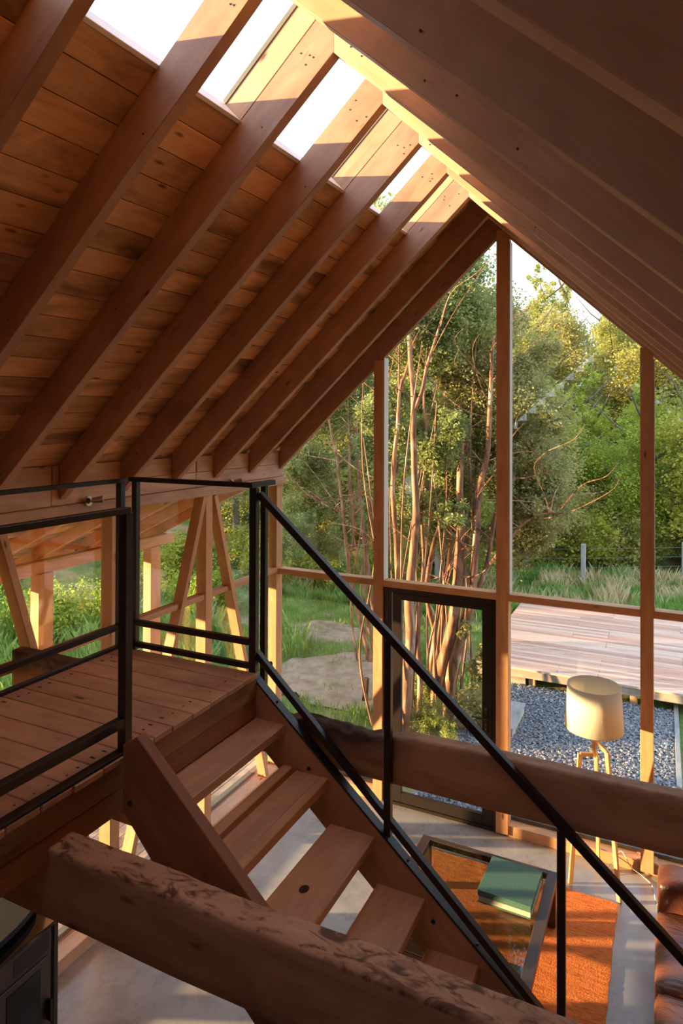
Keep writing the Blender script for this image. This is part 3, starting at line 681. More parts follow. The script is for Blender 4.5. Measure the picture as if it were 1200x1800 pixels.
# rug
bm = bmesh.new(); nx, ny = 60, 90; x0, x1, y0, y1 = -2.06, -.345, 3.35, 5.86
g = [[None] * (ny + 1) for _ in range(nx + 1)]
for i in range(nx + 1):
    for j in range(ny + 1):
        x, yy = x0 + (x1 - x0) * i / nx, y0 + (y1 - y0) * j / ny
        e = noise.noise(Vector((yy * 2.2, 1, 0))) * .02 + noise.noise(Vector((yy * 9, 7, 0))) * .008
        if i == nx: x += e
        if j in (0, ny): yy += noise.noise(Vector((x * 3, 4, 0))) * .015
        if i == nx and j == ny: x -= .03; yy -= .03
        g[i][j] = bm.verts.new((x, yy, .012 + .003 * noise.noise(Vector((x * 3, yy * 40, 0)))))
for i in range(nx):
    for j in range(ny): bm.faces.new((g[i][j], g[i + 1][j], g[i + 1][j + 1], g[i][j + 1]))
r = bmesh.ops.extrude_face_region(bm, geom=list(bm.faces))
for v in [v for v in r['geom'] if isinstance(v, bmesh.types.BMVert)]: v.co.z = .001
bmesh.ops.recalc_face_normals(bm, faces=bm.faces)
link('rug', bm_mesh(bm), M['rug'], None, Matrix.Identity(4), smooth=False, label='coarse woven orange rug under the low glass table', cat='rug')
# coffee table
ct = empty('coffee_table', (-1.27, 4.8, 0), label='low dark framed coffee table with an inset glass top on the orange rug', cat='table')
X0, X1, Y0, Y1, ZT = -1.85, -.745, 4.05, 5.43, .40
for a in ((X0, X0 + .075, Y0, Y1), (X1 - .075, X1, Y0, Y1), (X0 + .075, X1 - .075, Y0, Y0 + .075), (X0 + .075, X1 - .075, Y1 - .05, Y1)):
    bx('top_frame', a[0], a[1], a[2], a[3], ZT - .05, ZT, M['ironwood'], ct, bev=.003)
bx('glass_top', X0 + .065, X1 - .065, Y0 + .065, Y1 - .04, ZT - .012, ZT - .004, M['tglass'], ct, bev=0)
for x in (X0 + .01, X1 - .08):
    for yy in (Y0 + .01, Y1 - .08): bx('leg', x, x + .07, yy, yy + .07, .013, ZT - .05, M['ironwood'], ct)
for k in range(4): bx('shelf_slat', X0 + .09, X1 - .09, Y0 + .12 + k * .115, Y0 + .12 + k * .115 + .105, .20, .218, M['slate'], ct)
for yy in (Y0 + .10, Y0 + .55): bx('shelf_rail', X0 + .06, X1 - .06, yy, yy + .03, .17, .199, M['ironwood'], ct)
# book
bk = empty('book', (-1.03, 5.05, .4), label='large thick green book lying closed on the glass table', cat='book')
rot = Matrix.Translation((-1.033, 5.045, .40)) @ Matrix.Rotation(math.radians(-1.5), 4, 'Z')
def lbox(nm, x0, x1, y0, y1, z0, z1, m, par, bev=.002):
    b = bmesh.new(); box_into(b, x0, x1, y0, y1, z0, z1, bev); return link(nm, bm_mesh(b), m, par, rot)
lbox('cover', -.193, .193, -.215, .215, .085, .092, M['cover'], bk); lbox('cover', -.193, .193, -.215, .215, .001, .008, M['cover'], bk)
lbox('spine', -.193, .193, .209, .216, .001, .092, M['cover'], bk)
lbox('slipcase_band', -.192, .192, -.214, .20, .048, .0845, M['cover'], bk)
lbox('pages', -.186, .189, -.208, .207, .008, .048, M['paper'], bk)
# sofa
sf = empty('sofa', (.4, 4.6, 0), label='dark brown leather sofa with loose seat cushions beside the orange rug', cat='sofa')
def cushion(nm, x0, x1, y0, y1, z0, z1, rad, par, m, puff=.02):
    bm = bmesh.new(); n = 10; box_into(bm, x0, x1, y0, y1, z0, z1, 0)
    bmesh.ops.subdivide_edges(bm, edges=list(bm.edges), cuts=n, use_grid_fill=True)
    c = Vector(((x0 + x1) / 2, (y0 + y1) / 2, (z0 + z1) / 2)); hx, hy, hz = (x1 - x0) / 2, (y1 - y0) / 2, (z1 - z0) / 2
    for v in bm.verts:
        d = v.co - c; q = Vector((max(-hx + rad, min(hx - rad, d.x)), max(-hy + rad, min(hy - rad, d.y)), max(-hz + rad, min(hz - rad, d.z))))
        e = d - q
        if e.length > 1e-6: d = q + e.normalized() * rad
        fx, fy = 1 - abs(d.x / hx) ** 2, 1 - abs(d.y / hy) ** 2
        d.z += (1 if d.z > 0 else -.2) * puff * max(fx, 0) * max(fy, 0) + .004 * noise.noise(v.co * 7)
        v.co = c + d
    bmesh.ops.recalc_face_normals(bm, faces=bm.faces)
    return link(nm, bm_mesh(bm), m, par, Matrix.Identity(4), smooth=True)
cushion('base', -.03, .90, 2.9, 5.58, .10, .27, .03, sf, M['leather'], 0)
cushion('seat_cushion', -.055, .70, 4.545, 5.30, .26, .45, .055, sf, M['leather'])
cushion('seat_cushion', -.055, .70, 3.79, 4.54, .26, .45, .055, sf, M['leather'])
cushion('seat_cushion', -.055, .70, 3.04, 3.785, .26, .45, .055, sf, M['leather'])
cushion('armrest', -.045, .92, 5.305, 5.60, .09, .62, .07, sf, M['leather'])
cushion('backrest', .66, .94, 2.95, 5.32, .24, .86, .08, sf, M['leather'])
for x in (.0, .85):
    for yy in (3.0, 5.5): link('foot', cone(.022, .03, .10), M['ironwood'], sf, Matrix.Translation((x, yy, .05)))
# stove
sv = empty('wood_stove', (-3.42, 2.55, 0), label='black cast wood stove with louvred front and glass door in the corner under the landing', cat='stove')
FX = -3.20
bx('body', FX - .42, FX - .015, 2.30, 2.80, .08, .90, M['stove'], sv, bev=.01)
for yy in (2.31, 2.755): bx('corner_pillar', FX - .03, FX + .005, yy, yy + .05, .06, .995, M['stove'], sv, bev=.012)
bx('front_panel', FX - .02, FX, 2.365, 2.75, .1, .985, M['stove_face'], sv)
df = bx('fire_door', FX, FX + .012, 2.40, 2.72, .30, .835, M['stove_face'], sv)
bx('door_glass', FX + .012, FX + .016, 2.45, 2.665, .36, .80, M['stove_glass'], df)
bx('door_handle', FX + .014, FX + .05, 2.705, 2.722, .48, .60, M['plastic'], df)
for k in range(6): bx('vent_slot', FX - .002, FX + .004, 2.50, 2.735, .862 + k * .0175, .870 + k * .0175, M['stove'], sv, bev=.001)
bx('hob', FX - .42, FX + .012, 2.30, 2.81, .985, 1.005, M['stove_glass'], sv)
bm = bmesh.new(); pts = [(-.42, -.27), (-.42, .24), (-.20, .24)]
for k in range(9):
    a = k / 8; pts.append((-.20 + .15 * math.sin(a * math.pi / 2), .24 - .51 * (1 - math.cos(a * math.pi / 2))))
lo = [bm.verts.new((FX + a, 2.56 + b, 1.03)) for a, b in pts]; hi = [bm.verts.new((FX + a, 2.56 + b, 1.065)) for a, b in pts]
bm.faces.new(lo); bm.faces.new(hi[::-1])
for i in range(len(pts)): bm.faces.new((lo[i], lo[(i + 1) % len(pts)], hi[(i + 1) % len(pts)], hi[i]))
bmesh.ops.recalc_face_normals(bm, faces=bm.faces); link('top_plate', bm_mesh(bm), M['stove_top'], sv, Matrix.Identity(4))
bx('top_neck', FX - .40, FX - .22, 2.33, 2.74, 1.0, 1.035, M['stove'], sv)
for x in (FX - .38, FX - .05):
    for yy in (2.35, 2.73): bx('leg', x, x + .04, yy, yy + .04, 0, .09, M['stove'], sv)

# ================================================================== OUTSIDE: PORCH
pc = empty('porch', (-4.7, 3, 0), label='timber porch outside the glazed left wall with sloping rafters on posts', cat='porch')
for k in range(16):
    x = -4.08 - k * .112
    b_ = bx('porch_board', x - .106, x, -1.5, 6.6, -.05, -.022, M['grey_deck'], pc)
bx('porch_beam', -5.56, -5.46, -1.5, 6.5, 2.432, 2.552, M['post'], pc)
for y in (-1.6, -.30, 1.0, 2.30, 4.50, 6.06):
    bx('porch_post', -5.56, -5.44, y, y + .17, -.02, 2.432, M['post'], pc)
PR = lambda x: 3.28 - .48 * (-4.07 - x)
for k in range(14):
    y = -1.45 + .605 * k
    beam('porch_rafter', (-3.995, y, PR(-3.995) + .055), (-5.88, y, PR(-5.88) + .055), .05, .11, M['post'], pc)
    if k < 13:
        for j in range(12):
            x = -4.03 - .157 * j; beam('porch_roof_board', (x, y, PR(x) + .128), (x, y + .602, PR(x) + .128), .168, .022, M['board'], pc, up=(-.433, 0, .9))
bx('fascia', -5.93, -5.90, -1.55, 6.55, 2.31, 2.56, M['post'], pc)
beam('porch_roofing', (-3.98, 2.5, PR(-3.98) + .165), (-5.94, 2.5, PR(-5.94) + .165), 8.1, .03, M['roof_skin'], pc)

# ================================================================== OUTSIDE: GROUND
GZ = -.30
def gh(x, y):
    h = GZ + .05 * noise.noise(Vector((x * .3, y * .3, 0)))
    if y > 7 and x < -3: h += .06 * noise.noise(Vector((x * .9, y * .9, 2)))
    d = max(0, y - 20); h += .13 * max(0, d - 0) * (1 / (1 + math.exp(-(d - 4)))) if d > 0 else 0
    dl = max(0, -x - 11 - max(0, (16 - y)) * .2); h += .10 * dl
    return h
bm = bmesh.new(); NX, NY = 130, 110; xs = [-75 + 110 * (i / NX) for i in range(NX + 1)]; ys = [-25 + 100 * (j / NY) for j in range(NY + 1)]
g = [[bm.verts.new((x, y, gh(x, y) if not (-6.5 < x < 6 and -3 < y < 11) else GZ - .02)) for y in ys] for x in xs]
for i in range(NX):
    for j in range(NY): bm.faces.new((g[i][j], g[i + 1][j], g[i + 1][j + 1], g[i][j + 1]))
link('terrain', bm_mesh(bm), M['ground'], None, Matrix.Identity(4), kind='structure', smooth=True)
# bare soil patch by the window
def blob_patch(name, cx, cy, rx, ry, z, m, seed, **kw):
    bm = bmesh.new(); rings = []; n = 48
    for r in range(9):
        rings.append([bm.verts.new((cx + rx * (r / 8) * math.cos(2 * math.pi * k / n) * (1 + .25 * noise.noise(Vector((math.cos(2 * math.pi * k / n) * 1.5 + seed, math.sin(2 * math.pi * k / n) * 1.5, 0)))),
                                    cy + ry * (r / 8) * math.sin(2 * math.pi * k / n) * (1 + .25 * noise.noise(Vector((math.cos(2 * math.pi * k / n) * 2 + seed + 4, math.sin(2 * math.pi * k / n) * 2, 0)))), 0)) for k in range(n)])
    for r in range(8):
        for k in range(n): bm.faces.new((rings[r][k], rings[r][(k + 1) % n], rings[r + 1][(k + 1) % n], rings[r + 1][k]))
    bmesh.ops.remove_doubles(bm, verts=bm.verts, dist=.0005)
    for v in bm.verts: v.co.z = z(v.co.x, v.co.y) + .03 * noise.noise(Vector((v.co.x * 3, v.co.y * 3, 1))) - (.06 if (abs((v.co.x - cx) / rx) ** 2 + abs((v.co.y - cy) / ry) ** 2) > .85 else 0)
    bmesh.ops.recalc_face_normals(bm, faces=bm.faces)
    o = link(name, bm_mesh(bm), m, None, Matrix.Identity(4), smooth=True, **kw)
    return o
blob_patch('bare_soil', -4.75, 9.9, 1.35, 1.15, lambda x, y: gh(x, y) + .045, M['dirt'], 3, kind='structure')
blob_patch('bare_soil', -6.2, 11.9, .9, .7, lambda x, y: gh(x, y) + .045, M['dirt'], 8, kind='structure')
# gravel bed with loose stones
gv = bx('gravel_bed', -2.55, .13, 6.55, 10.9, GZ - .1, GZ + .01, M['gravel'], None, bev=0, kind='structure')
import array
def stones(name, n, fx, m, smin, smax, parent, seed):
    rn = random.Random(seed); vs, fs = [], []
    base = [Vector(v) for v in ((1, 0, 0), (-1, 0, 0), (0, 1, 0), (0, -1, 0), (0, 0, 1), (0, 0, -1))]
    F = ((0, 2, 4), (2, 1, 4), (1, 3, 4), (3, 0, 4), (2, 0, 5), (1, 2, 5), (3, 1, 5), (0, 3, 5))
    for _ in range(n):
        x, y, z = fx(rn); s = rn.uniform(smin, smax); a = rn.random() * 6.28; k = len(vs)
        for b in base:
            q = Vector((b.x * s * rn.uniform(.8, 1.4), b.y * s * rn.uniform(.7, 1.2), b.z * s * rn.uniform(.5, .9)))
            vs.append((x + q.x * math.cos(a) - q.y * math.sin(a), y + q.x * math.sin(a) + q.y * math.cos(a), z + q.z + q.x * .3))
        fs += [(f[0] + k, f[1] + k, f[2] + k) for f in F]
    me = bpy.data.meshes.new(name); me.from_pydata(vs, [], fs); return link(name, me, m, parent, None if parent else Matrix.Identity(4), kind='stuff')
stones('gravel', 17000, lambda r: (r.uniform(-2.5, .12), r.uniform(6.58, 10.88), GZ + .018 + r.uniform(-.008, .012)), M['gravel'], .013, .027, None, 5)['label'] = 'grey crushed stone covering the ground between the window and the deck'
bpy.data.objects['gravel']['category'] = 'gravel'
bx('timber_edging', .13, .19, 8.6, 11.4, GZ - .06, GZ + .05, M['grey_block'], None, label='thin grey timber edging along the end of the gravel', cat='edging')
stp = empty('garden_step', (-2.2, 9.3, GZ), label='weathered silver-grey wooden step on the gravel beside the window post', cat='step')
for k in range(4): bx('step_board', -2.62 + k * .205, -2.62 + k * .205 + .198, 8.95, 9.85 - .0 * k, GZ + .12, GZ + .16, M['grey_block'], stp)
bx('step_side', -2.60, -1.82, 8.97, 9.0, GZ, GZ + .12, M['grey_deck'], stp); bx('step_side', -1.85, -1.82, 9.0, 9.83, GZ, GZ + .12, M['grey_deck'], stp)
# garden deck
gd = empty('garden_deck', (1, 12.8, GZ), label='wide reddish plank garden deck raised on short posts over the gravel', cat='deck')
bm = bmesh.new(); tone = []; rn = random.Random(11); yy = 10.83; row = 0
while yy < 14.78:
    x = -2.82 - (0 if row % 2 else .0)
    while x < 7.5:
        L = rn.choice((1.3, 1.9, 2.5, 3.1)); x1 = min(x + L, 7.6); n0 = len(bm.verts)
        dz = rn.uniform(-.002, .002); box_into(bm, x + .003, x1 - .003, yy + .004, yy + .094, -.03 + dz, 0 + dz, 0)
        tone += [rn.random()] * (len(bm.verts) - n0); x = x1
    yy += .098; row += 1
me = bm_mesh(bm); at = me.attributes.new('tone', 'FLOAT', 'POINT')
for i, v in enumerate(tone): at.data[i].value = v
link('deck_board', me, M['decking'], gd, Matrix.Identity(4), kind='stuff')
bx('edge_beam', -2.8, 7.5, 10.87, 10.93, -.16, -.032, M['grey_deck'], gd); bx('edge_beam', -2.8, 7.5, 14.66, 14.72, -.16, -.032, M['grey_deck'], gd)
for x in (-2.6, -1.95, -1.35, -.45, .55, 1.6, 2.8, 4.0, 5.4, 6.8):
    bx('joist', x, x + .06, 10.93, 14.66, -.15, -.034, M['grey_deck'], gd); bx('deck_post', x - .01, x + .09, 10.95, 11.05, GZ - .05, -.15, M['post'], gd)
bx('brace_board', -2.78, -2.0, 10.90, 10.94, GZ, -.165, M['grey_deck'], gd)
# fence
fn = empty('wire_fence', (-.5, 18.5, GZ), label='farm fence of weathered grey posts and thin wires below the hillside', cat='fence')
fps = [(-8.4, 14.6), (-5.2, 16.3), (-1.86, 18.0), (.47, 19.4), (3.2, 20.9), (-11.5, 13.5)]
for (x, y) in fps:
    h = gh(x, y); beam('fence_post', (x, y, h - .2), (x + .01, y, h + 1.15), .12, .10, M['grey_block'], fn, up=(0, 1, 0), bev=.015)
fps.sort()
for k in range(4):
    bm = bmesh.new(); tube_into(bm, [(x, y, gh(x, y) + .3 + .24 * k) for x, y in fps], .004, 4); link('wire', bm_mesh(bm), M['gasket'], fn, Matrix.Identity(4))
pst = beam('garden_stake', (-4.05, 9.15, GZ - .05), (-4.03, 9.17, GZ + .38), .075, .075, M['ironwood'], None, up=(0, 1, 0), bev=.01, label='short dark wooden stake in the bare soil by the window post', cat='stake')

# ================================================================== GRASS
def in_dirt(x, y): return ((x + 4.75) / 1.25) ** 2 + ((y - 9.9) / 1.05) ** 2 < 1 or ((x + 6.2) / .8) ** 2 + ((y - 11.9) / .6) ** 2 < 1
def blades(name, n, region, hmin, hmax, w, m, seed, label, lean=.35):
    rn = random.Random(seed); vs, fs = [], []; c = 0
    while c < n:
        x, y = region(rn); 
        cl = noise.noise(Vector((x * 1.4, y * 1.4, seed)))
        if in_dirt(x, y) and rn.random() > .12 + max(0, cl) * .5: continue
        if rn.random() > .55 + cl * 1.1: continue
        c += 1; h = rn.uniform(hmin, hmax) * (1 + cl * .6); a = rn.random() * 6.28; z = gh(x, y) - .02; d = (math.cos(a), math.sin(a)); b = rn.uniform(0, lean) * h; e = rn.random() * 6.28
        k = len(vs); vs += [(x - d[0] * w, y - d[1] * w, z), (x + d[0] * w, y + d[1] * w, z), (x + d[0] * w * .7 + math.cos(e) * b * .35, y + d[1] * w * .7 + math.sin(e) * b * .35, z + h * .6), (x + math.cos(e) * b, y + math.sin(e) * b, z + h)]
        fs += [(k, k + 1, k + 2), (k, k + 2, k + 3)]
    me = bpy.data.meshes.new(name); me.from_pydata(vs, [], fs); o = link(name, me, m, None, Matrix.Identity(4), kind='stuff'); o['label'] = label; o['category'] = 'grass'; return o
blades('lawn_grass', 60000, lambda r: (r.uniform(-13, -2.7), r.uniform(7.0, 16.5)), .04, .14, .006, M['grass'], 2, 'short patchy green grass beside the bare soil outside the window')
blades('long_grass', 26000, lambda r: (r.uniform(-16, -5.8), r.uniform(.5, 11)), .15, .55, .008, M['grass'], 3, 'long rough grass beyond the porch on the left', .6)
def fieldr(r):
    x = r.uniform(-14, 7); y = r.uniform(14.9, 20.5) + min(0, x * .25)
    return x, max(y, 14.85 if x > -3 else 14)
blades('field_grass', 60000, fieldr, .10, .34, .009, M['grass'], 4, 'green field grass behind the garden deck', .5)
blades('seeding_grass', 9000, lambda r: (lambda x: (x, 17.2 + .5 * (x + 1.9) + r.gauss(0, .9)))(r.uniform(-4.5, 6)), .2, .45, .004, M['straw'], 6, 'tall straw-coloured seeding grass along the wire fence', .5)

# ================================================================== TREES
def leaf_mesh(name, blobs, n, size, seed, m, flat=1.0):
    rn = random.Random(seed); vs, fs = [], []
    tot = sum(b[3] ** 2 for b in blobs)
    for (cx, cy, cz, r) in blobs:
        k = int(n * r * r / tot); sub = [(rn.gauss(0, 1), rn.gauss(0, 1), rn.gauss(0, 1)) for _ in range(max(3, k // 60))]
        sub = [Vector(s).normalized() * r * rn.uniform(.45, 1.0) for s in sub]
        for i in range(k):
            s = sub[rn.randrange(len(sub))]; q = Vector((rn.gauss(0, 1), rn.gauss(0, 1), rn.gauss(0, 1))) * r * .17
            p = Vector((cx, cy, cz)) + Vector((s.x, s.y, s.z * flat)) + q
            a = Vector((rn.gauss(0, 1), rn.gauss(0, 1), rn.gauss(0, .6) + .3)).normalized(); b = a.cross(Vector((rn.gauss(0, 1), rn.gauss(0, 1), rn.gauss(0, 1)))).normalized()
            L = size * rn.uniform(.6, 1.3); j = len(vs)
            vs += [p - a * L * .5, p + b * L * .26, p + a * L * .5, p - b * L * .26]; fs.append((j, j + 1, j + 2, j + 3))
    me = bpy.data.meshes.new(name); me.from_pydata([tuple(v) for v in vs], [], fs); me.materials.append(m); return me
def trunk_mesh(h, r, seed, nb=7, m=None):
    rn = random.Random(seed); bm = bmesh.new(); p = [Vector((0, 0, -.4))]
    for k in range(1, 9): p.append(Vector((rn.gauss(0, .05) * k * .6, rn.gauss(0, .05) * k * .6, h * k / 8)))
    tube_into(bm, p, [r * (1 - .85 * k / 8) for k in range(9)], 7)
    for b in range(nb):
        k = rn.randrange(3, 8); a = rn.random() * 6.28; L = h * rn.uniform(.18, .35); s = p[k]
        q = [s, s + Vector((math.cos(a) * L * .5, math.sin(a) * L * .5, L * .35)), s + Vector((math.cos(a) * L, math.sin(a) * L, L * .9))]
        tube_into(bm, q, [r * .35, r * .22, r * .06], 5)
    me = bm_mesh(bm); me.materials.append(m); return me
def crown_blobs(seed, h, spread, kind):
    rn = random.Random(seed); out = []
    if kind == 'round':
        for k in range(13):
            a = rn.random() * 6.28; f = rn.random(); r = spread * .6 * math.sqrt(rn.random()); z = h * (.28 + .66 * f); rr = spread * (.48 - .18 * abs(f - .45) * 2) * rn.uniform(.75, 1.1)
            out.append((math.cos(a) * r * (1 - .5 * f), math.sin(a) * r * (1 - .5 * f), z, rr))
    elif kind == 'tall':
        for k in range(12):
            f = k / 11; a = rn.random() * 6.28; r = spread * .35 * rn.random(); out.append((math.cos(a) * r, math.sin(a) * r, h * (.2 + .78 * f), spread * (.5 - .34 * f) * rn.uniform(.8, 1.15)))
    else:
        for k in range(8):
            a = rn.random() * 6.28; r = spread * .7 * math.sqrt(rn.random()); out.append((math.cos(a) * r, math.sin(a) * r, h * rn.uniform(.25, .6), spread * rn.uniform(.28, .45)))
    return out
PROTO = {}
for nm, kind, h, sp, n, sz, mat, seed in (('olive', 'round', 8, 3.0, 30000, .125, 'leaf_olive', 21), ('olive2', 'round', 9, 2.6, 30000, .12, 'leaf_olive', 22), ('dark', 'round', 7.5, 2.8, 30000, .12, 'leaf_dark', 23),
                                     ('dark2', 'tall', 9.5, 2.6, 28000, .12, 'leaf_dark', 24), ('bright', 'round', 5, 2.2, 22000, .10, 'leaf_bright', 25), ('bright2', 'tall', 6, 2.0, 22000, .10, 'leaf_bright', 26)):
    PROTO[nm] = (leaf_mesh(nm + '_foliage', crown_blobs(seed, h, sp, kind), n, sz, seed, M[mat]), trunk_mesh(h * .9, .16, seed, 7, M['bark_grey']))
PROTO['bush'] = (leaf_mesh('bush_foliage', crown_blobs(31, 1.6, 1.3, 'bush'), 12000, .08, 31, M['leaf_bright']), trunk_mesh(1.2, .05, 31, 5, M['bark_grey']))
PROTO['bush2'] = (leaf_mesh('shrub_foliage', crown_blobs(32, 1.8, 1.4, 'bush'), 12000, .08, 32, M['leaf_dark']), trunk_mesh(1.3, .05, 32, 5, M['bark_grey']))
LAB = {'olive': ('broadleaf_tree', 'tree', 'olive green broadleaf tree with a rounded crown on the wooded hillside', 'olive green trees on the hillside'),
       'dark': ('evergreen_tree', 'tree', 'dark evergreen tree standing among the woods on the hillside', 'dark evergreen trees on the hillside'),
       'bright': ('young_tree', 'tree', 'yellow green young tree in front of the darker woods', 'yellow green young trees before the woods'),
       'bush': ('bush', 'bush', 'low leafy bush at the foot of the woods behind the fence', 'bushes at the foot of the woods')}
def plant(kind, x, y, s, rz, label=None, group=None, sz=1.0, crown_mat=None):
    base = kind.rstrip('2'); nm, cat, lab, grp = LAB[base]
    if label is None and base != 'bush':
        px = x / y; band = 'in the front row' if y < 27.6 else 'half way up the hill' if y < 43 else 'high on the far hill'
        where = 'beyond the left glazed wall' if px < -.66 else 'beyond the panes left of the door' if px < -.42 else 'above the door' if px < -.21 else 'right of the tall middle post' if px < -.03 else 'by the right window edge'
        lab = {'olive': 'olive green rounded tree', 'dark': 'dark evergreen tree', 'bright': 'yellow green young tree'}[base] + ' ' + band + ', ' + where
        grp = 'trees ' + band + ' ' + where
    elif label is None:
        where = 'beyond the left window bays' if x < -6 else 'behind the myrtle stems' if x < -3.4 else 'behind the garden deck'
        lab = 'low leafy bush at the foot of the woods ' + where; grp = 'bushes at the foot of the woods ' + where
    o = empty(nm, (x, y, gh(x, y)), label=label or lab, cat=cat, group=group or grp)
    o.rotation_euler = (0, 0, rz); o.scale = (s, s, s * sz)
    for pn, me in (('foliage', PROTO[kind][0]), ('trunk', PROTO[kind][1])):
        c = bpy.data.objects.new(pn, me); C.objects.link(c); c.parent = o
        if pn == 'foliage': c['kind'] = 'stuff'
    return o
rt = random.Random(77)
def fill(y0, y1, step, kinds, xr, smin, smax, jit=1.0):
    y = y0
    while y < y1:
        x = xr(y)[0]
        while x < xr(y)[1]:
            px, py = x + rt.uniform(-jit, jit), y + rt.uniform(-jit, jit)
            plant(rt.choice(kinds), px, py, rt.uniform(smin, smax) * (.8 if px < -16 else 1), rt.random() * 6.28); x += step
        y += step * .9
hx = lambda y: (-1.45 * y - 1, .16 * y + 3)
fill(23.5, 27, 3.0, ['dark', 'dark2', 'olive', 'bright', 'bright2'], hx, .75, 1.0)
fill(28.5, 42, 4.3, ['olive', 'olive2', 'olive', 'dark', 'bright2'], hx, .9, 1.15, 1.5)
fill(43.5, 62, 6.0, ['olive', 'olive2', 'dark', 'dark2'], hx, 1.0, 1.35, 2)
# bushes behind the fence
for k in range(22):
    x = -14 + k * .95 + rt.uniform(-.3, .3); plant(rt.choice(['bush', 'bush2', 'bush2']), x, 20.6 + .42 * (x + 1.9) * (1 if x > -8 else .2) + rt.uniform(-.4, .9) + (0 if x > -8 else 0), rt.uniform(.8, 1.5), rt.random() * 6.28)
# the young yellow-green trees seen through the right-hand panes
plant('bright2', -.6, 21.6, .9, 1.0, 'slender yellow green young tree right of the middle of the gable window', 'young trees behind the fence')
plant('bright', 1.3, 21.2, 1.05, 2.2, 'bushy yellow green young tree at the right edge of the gable window', 'young trees behind the fence')
plant('bright2', -2.6, 24.0, .95, 3.0, 'feathery light green young tree behind the fence post', 'young trees behind the fence')
# woods on the left beyond the lawn
for x, y, kd, s in ((-8.5, 17.5, 'dark', .85), (-11.5, 16.5, 'olive', .85), (-14, 14.5, 'dark', .9), (-6.4, 19, 'olive2', .8), (-17, 12.5, 'olive', .8), (-10, 20.5, 'dark2', .9), (-14.5, 19.5, 'olive2', 1), (-19.5, 16, 'dark', .8),
                 (-5.0, 21.5, 'dark', .9), (-16.5, 9.5, 'bright', .62), (-14, 11, 'bright2', .6), (-12.2, 12.6, 'bright', .55), (-19, 8, 'bright', .7)):
    plant(kd, x, y, s, rt.random() * 6.28, group='trees on the left beyond the lawn', label={'dark': 'dark evergreen tree beyond the lawn, seen past the porch and corner post', 'olive': 'olive green tree beyond the lawn, seen past the porch and corner post', 'bright': 'light green young tree in the rough grass beyond the porch'}[kd.rstrip('2')])
for x, y, s in ((-10.5, 9.3, .9), (-12, 7.5, 1.0), (-9.2, 11.8, .8), (-13.5, 5.5, 1.1), (-11.3, 13.2, 1.1), (-8.2, 14.6, 1.0), (-9.8, 15.2, 1.2), (-6.6, 16.6, 1.0), (-5.2, 17.8, 1.1)):
    plant(rt.choice(['bush', 'bush2']), x, y, s, rt.random() * 6.28, label='leafy bush in the rough grass beyond the porch and lawn', group='bushes beyond the lawn')

# the orange-barked multi-stemmed myrtles just outside the gable
def P(px, py, Y): return on_y(px, py, Y)
def multi(name, label, stems, blobs, n, seed, leaf=.055, extra=()):
    base = stems[0][0][0]; o = empty(name, (base.x, base.y, gh(base.x, base.y)), label=label, cat='tree', group='orange-barked myrtles outside the gable window')
    rn = random.Random(seed)
    for pts, r0, r1 in stems:
        pts = smooth_path([p + Vector((0, 0, 0)) for p in pts], 5); n_ = len(pts)
        pts = [p + Vector((noise.noise(p * 1.7 + Vector((seed, 0, 0))), noise.noise(p * 1.7 + Vector((0, seed, 0))), 0)) * .03 for p in pts]
        bm = bmesh.new(); tube_into(bm, pts, [(r0 + (r1 - r0) * k / (n_ - 1)) * (1 + .1 * noise.noise(pts[k] * 4)) for k in range(n_)], 9)
        stm = link('stem', bm_mesh(bm), M['bark'], o, Matrix.Identity(4), smooth=True)
    bm = bmesh.new()
    for k in range(46):             # thin side branches
        pts, r0, r1 = stems[rn.randrange(len(stems))]; i = rn.randrange(max(1, len(pts) // 2), len(pts)); s = pts[i].lerp(pts[i - 1], rn.random())
        a = rn.random() * 6.28; L = rn.uniform(.5, 1.3); q1 = s + Vector((math.cos(a) * L * .4, math.sin(a) * L * .4, L * rn.uniform(.1, .45))); q2 = q1 + Vector((math.cos(a + rn.uniform(-.6, .6)) * L * .5, math.sin(a) * L * .5, L * rn.uniform(0, .5)))
        w4 = smooth_path([s, q1, q2, q2 + Vector((math.cos(a + 1) * .15, math.sin(a + 1) * .15, .18))], 4); tube_into(bm, w4, [.009 - .0075 * i_ / (len(w4) - 1) for i_ in range(len(w4))], 4)
    for k in range(12):             # thin young stems rising with the main ones
        pts, r0, r1 = stems[rn.randrange(min(5, len(stems)))]; b0 = Vector((base.x + rn.uniform(-.45, .45), base.y + rn.uniform(-.3, .9), GZ - .05)); top = b0 + Vector((rn.uniform(-.7, .7), rn.uniform(-.2, .6), rn.uniform(3.0, 6.2)))
        w4 = smooth_path([b0, b0.lerp(top, .3) + Vector((rn.gauss(0, .10), rn.gauss(0, .1), 0)), b0.lerp(top, .65) + Vector((rn.gauss(0, .12), rn.gauss(0, .1), 0)), top], 6); tube_into(bm, w4, [.022 - .016 * i_ / (len(w4) - 1) for i_ in range(len(w4))], 5)
    link('twigs', bm_mesh(bm), M['bark'], o, Matrix.Identity(4), kind='stuff')
    me = leaf_mesh('foliage', blobs, n, leaf, seed, M['leaf_myrtle']); link('foliage', me, None, o, Matrix.Identity(4), kind='stuff')
    return o
YA, YB, YC = 8.5, 9.3, 10.6
def v(l, Y): return [P(x, y, Y + (d[0] if d else 0)) for x, y, *d in l]
def blobs_from(spec, Y): 
    out = []
    for x, y, r, dy in spec: p = P(x, y, Y + dy); out.append((p.x, p.y, p.z, r))
    return out
def haze(Y, x0, x1, y0, y1, n, seed):
    rn = random.Random(seed); out = []
    for _ in range(n):
        p = P(rn.uniform(x0, x1), rn.uniform(y0, y1), Y + rn.uniform(.2, 1.8)); out.append((p.x, p.y, p.z, rn.uniform(.16, .34)))
    return out
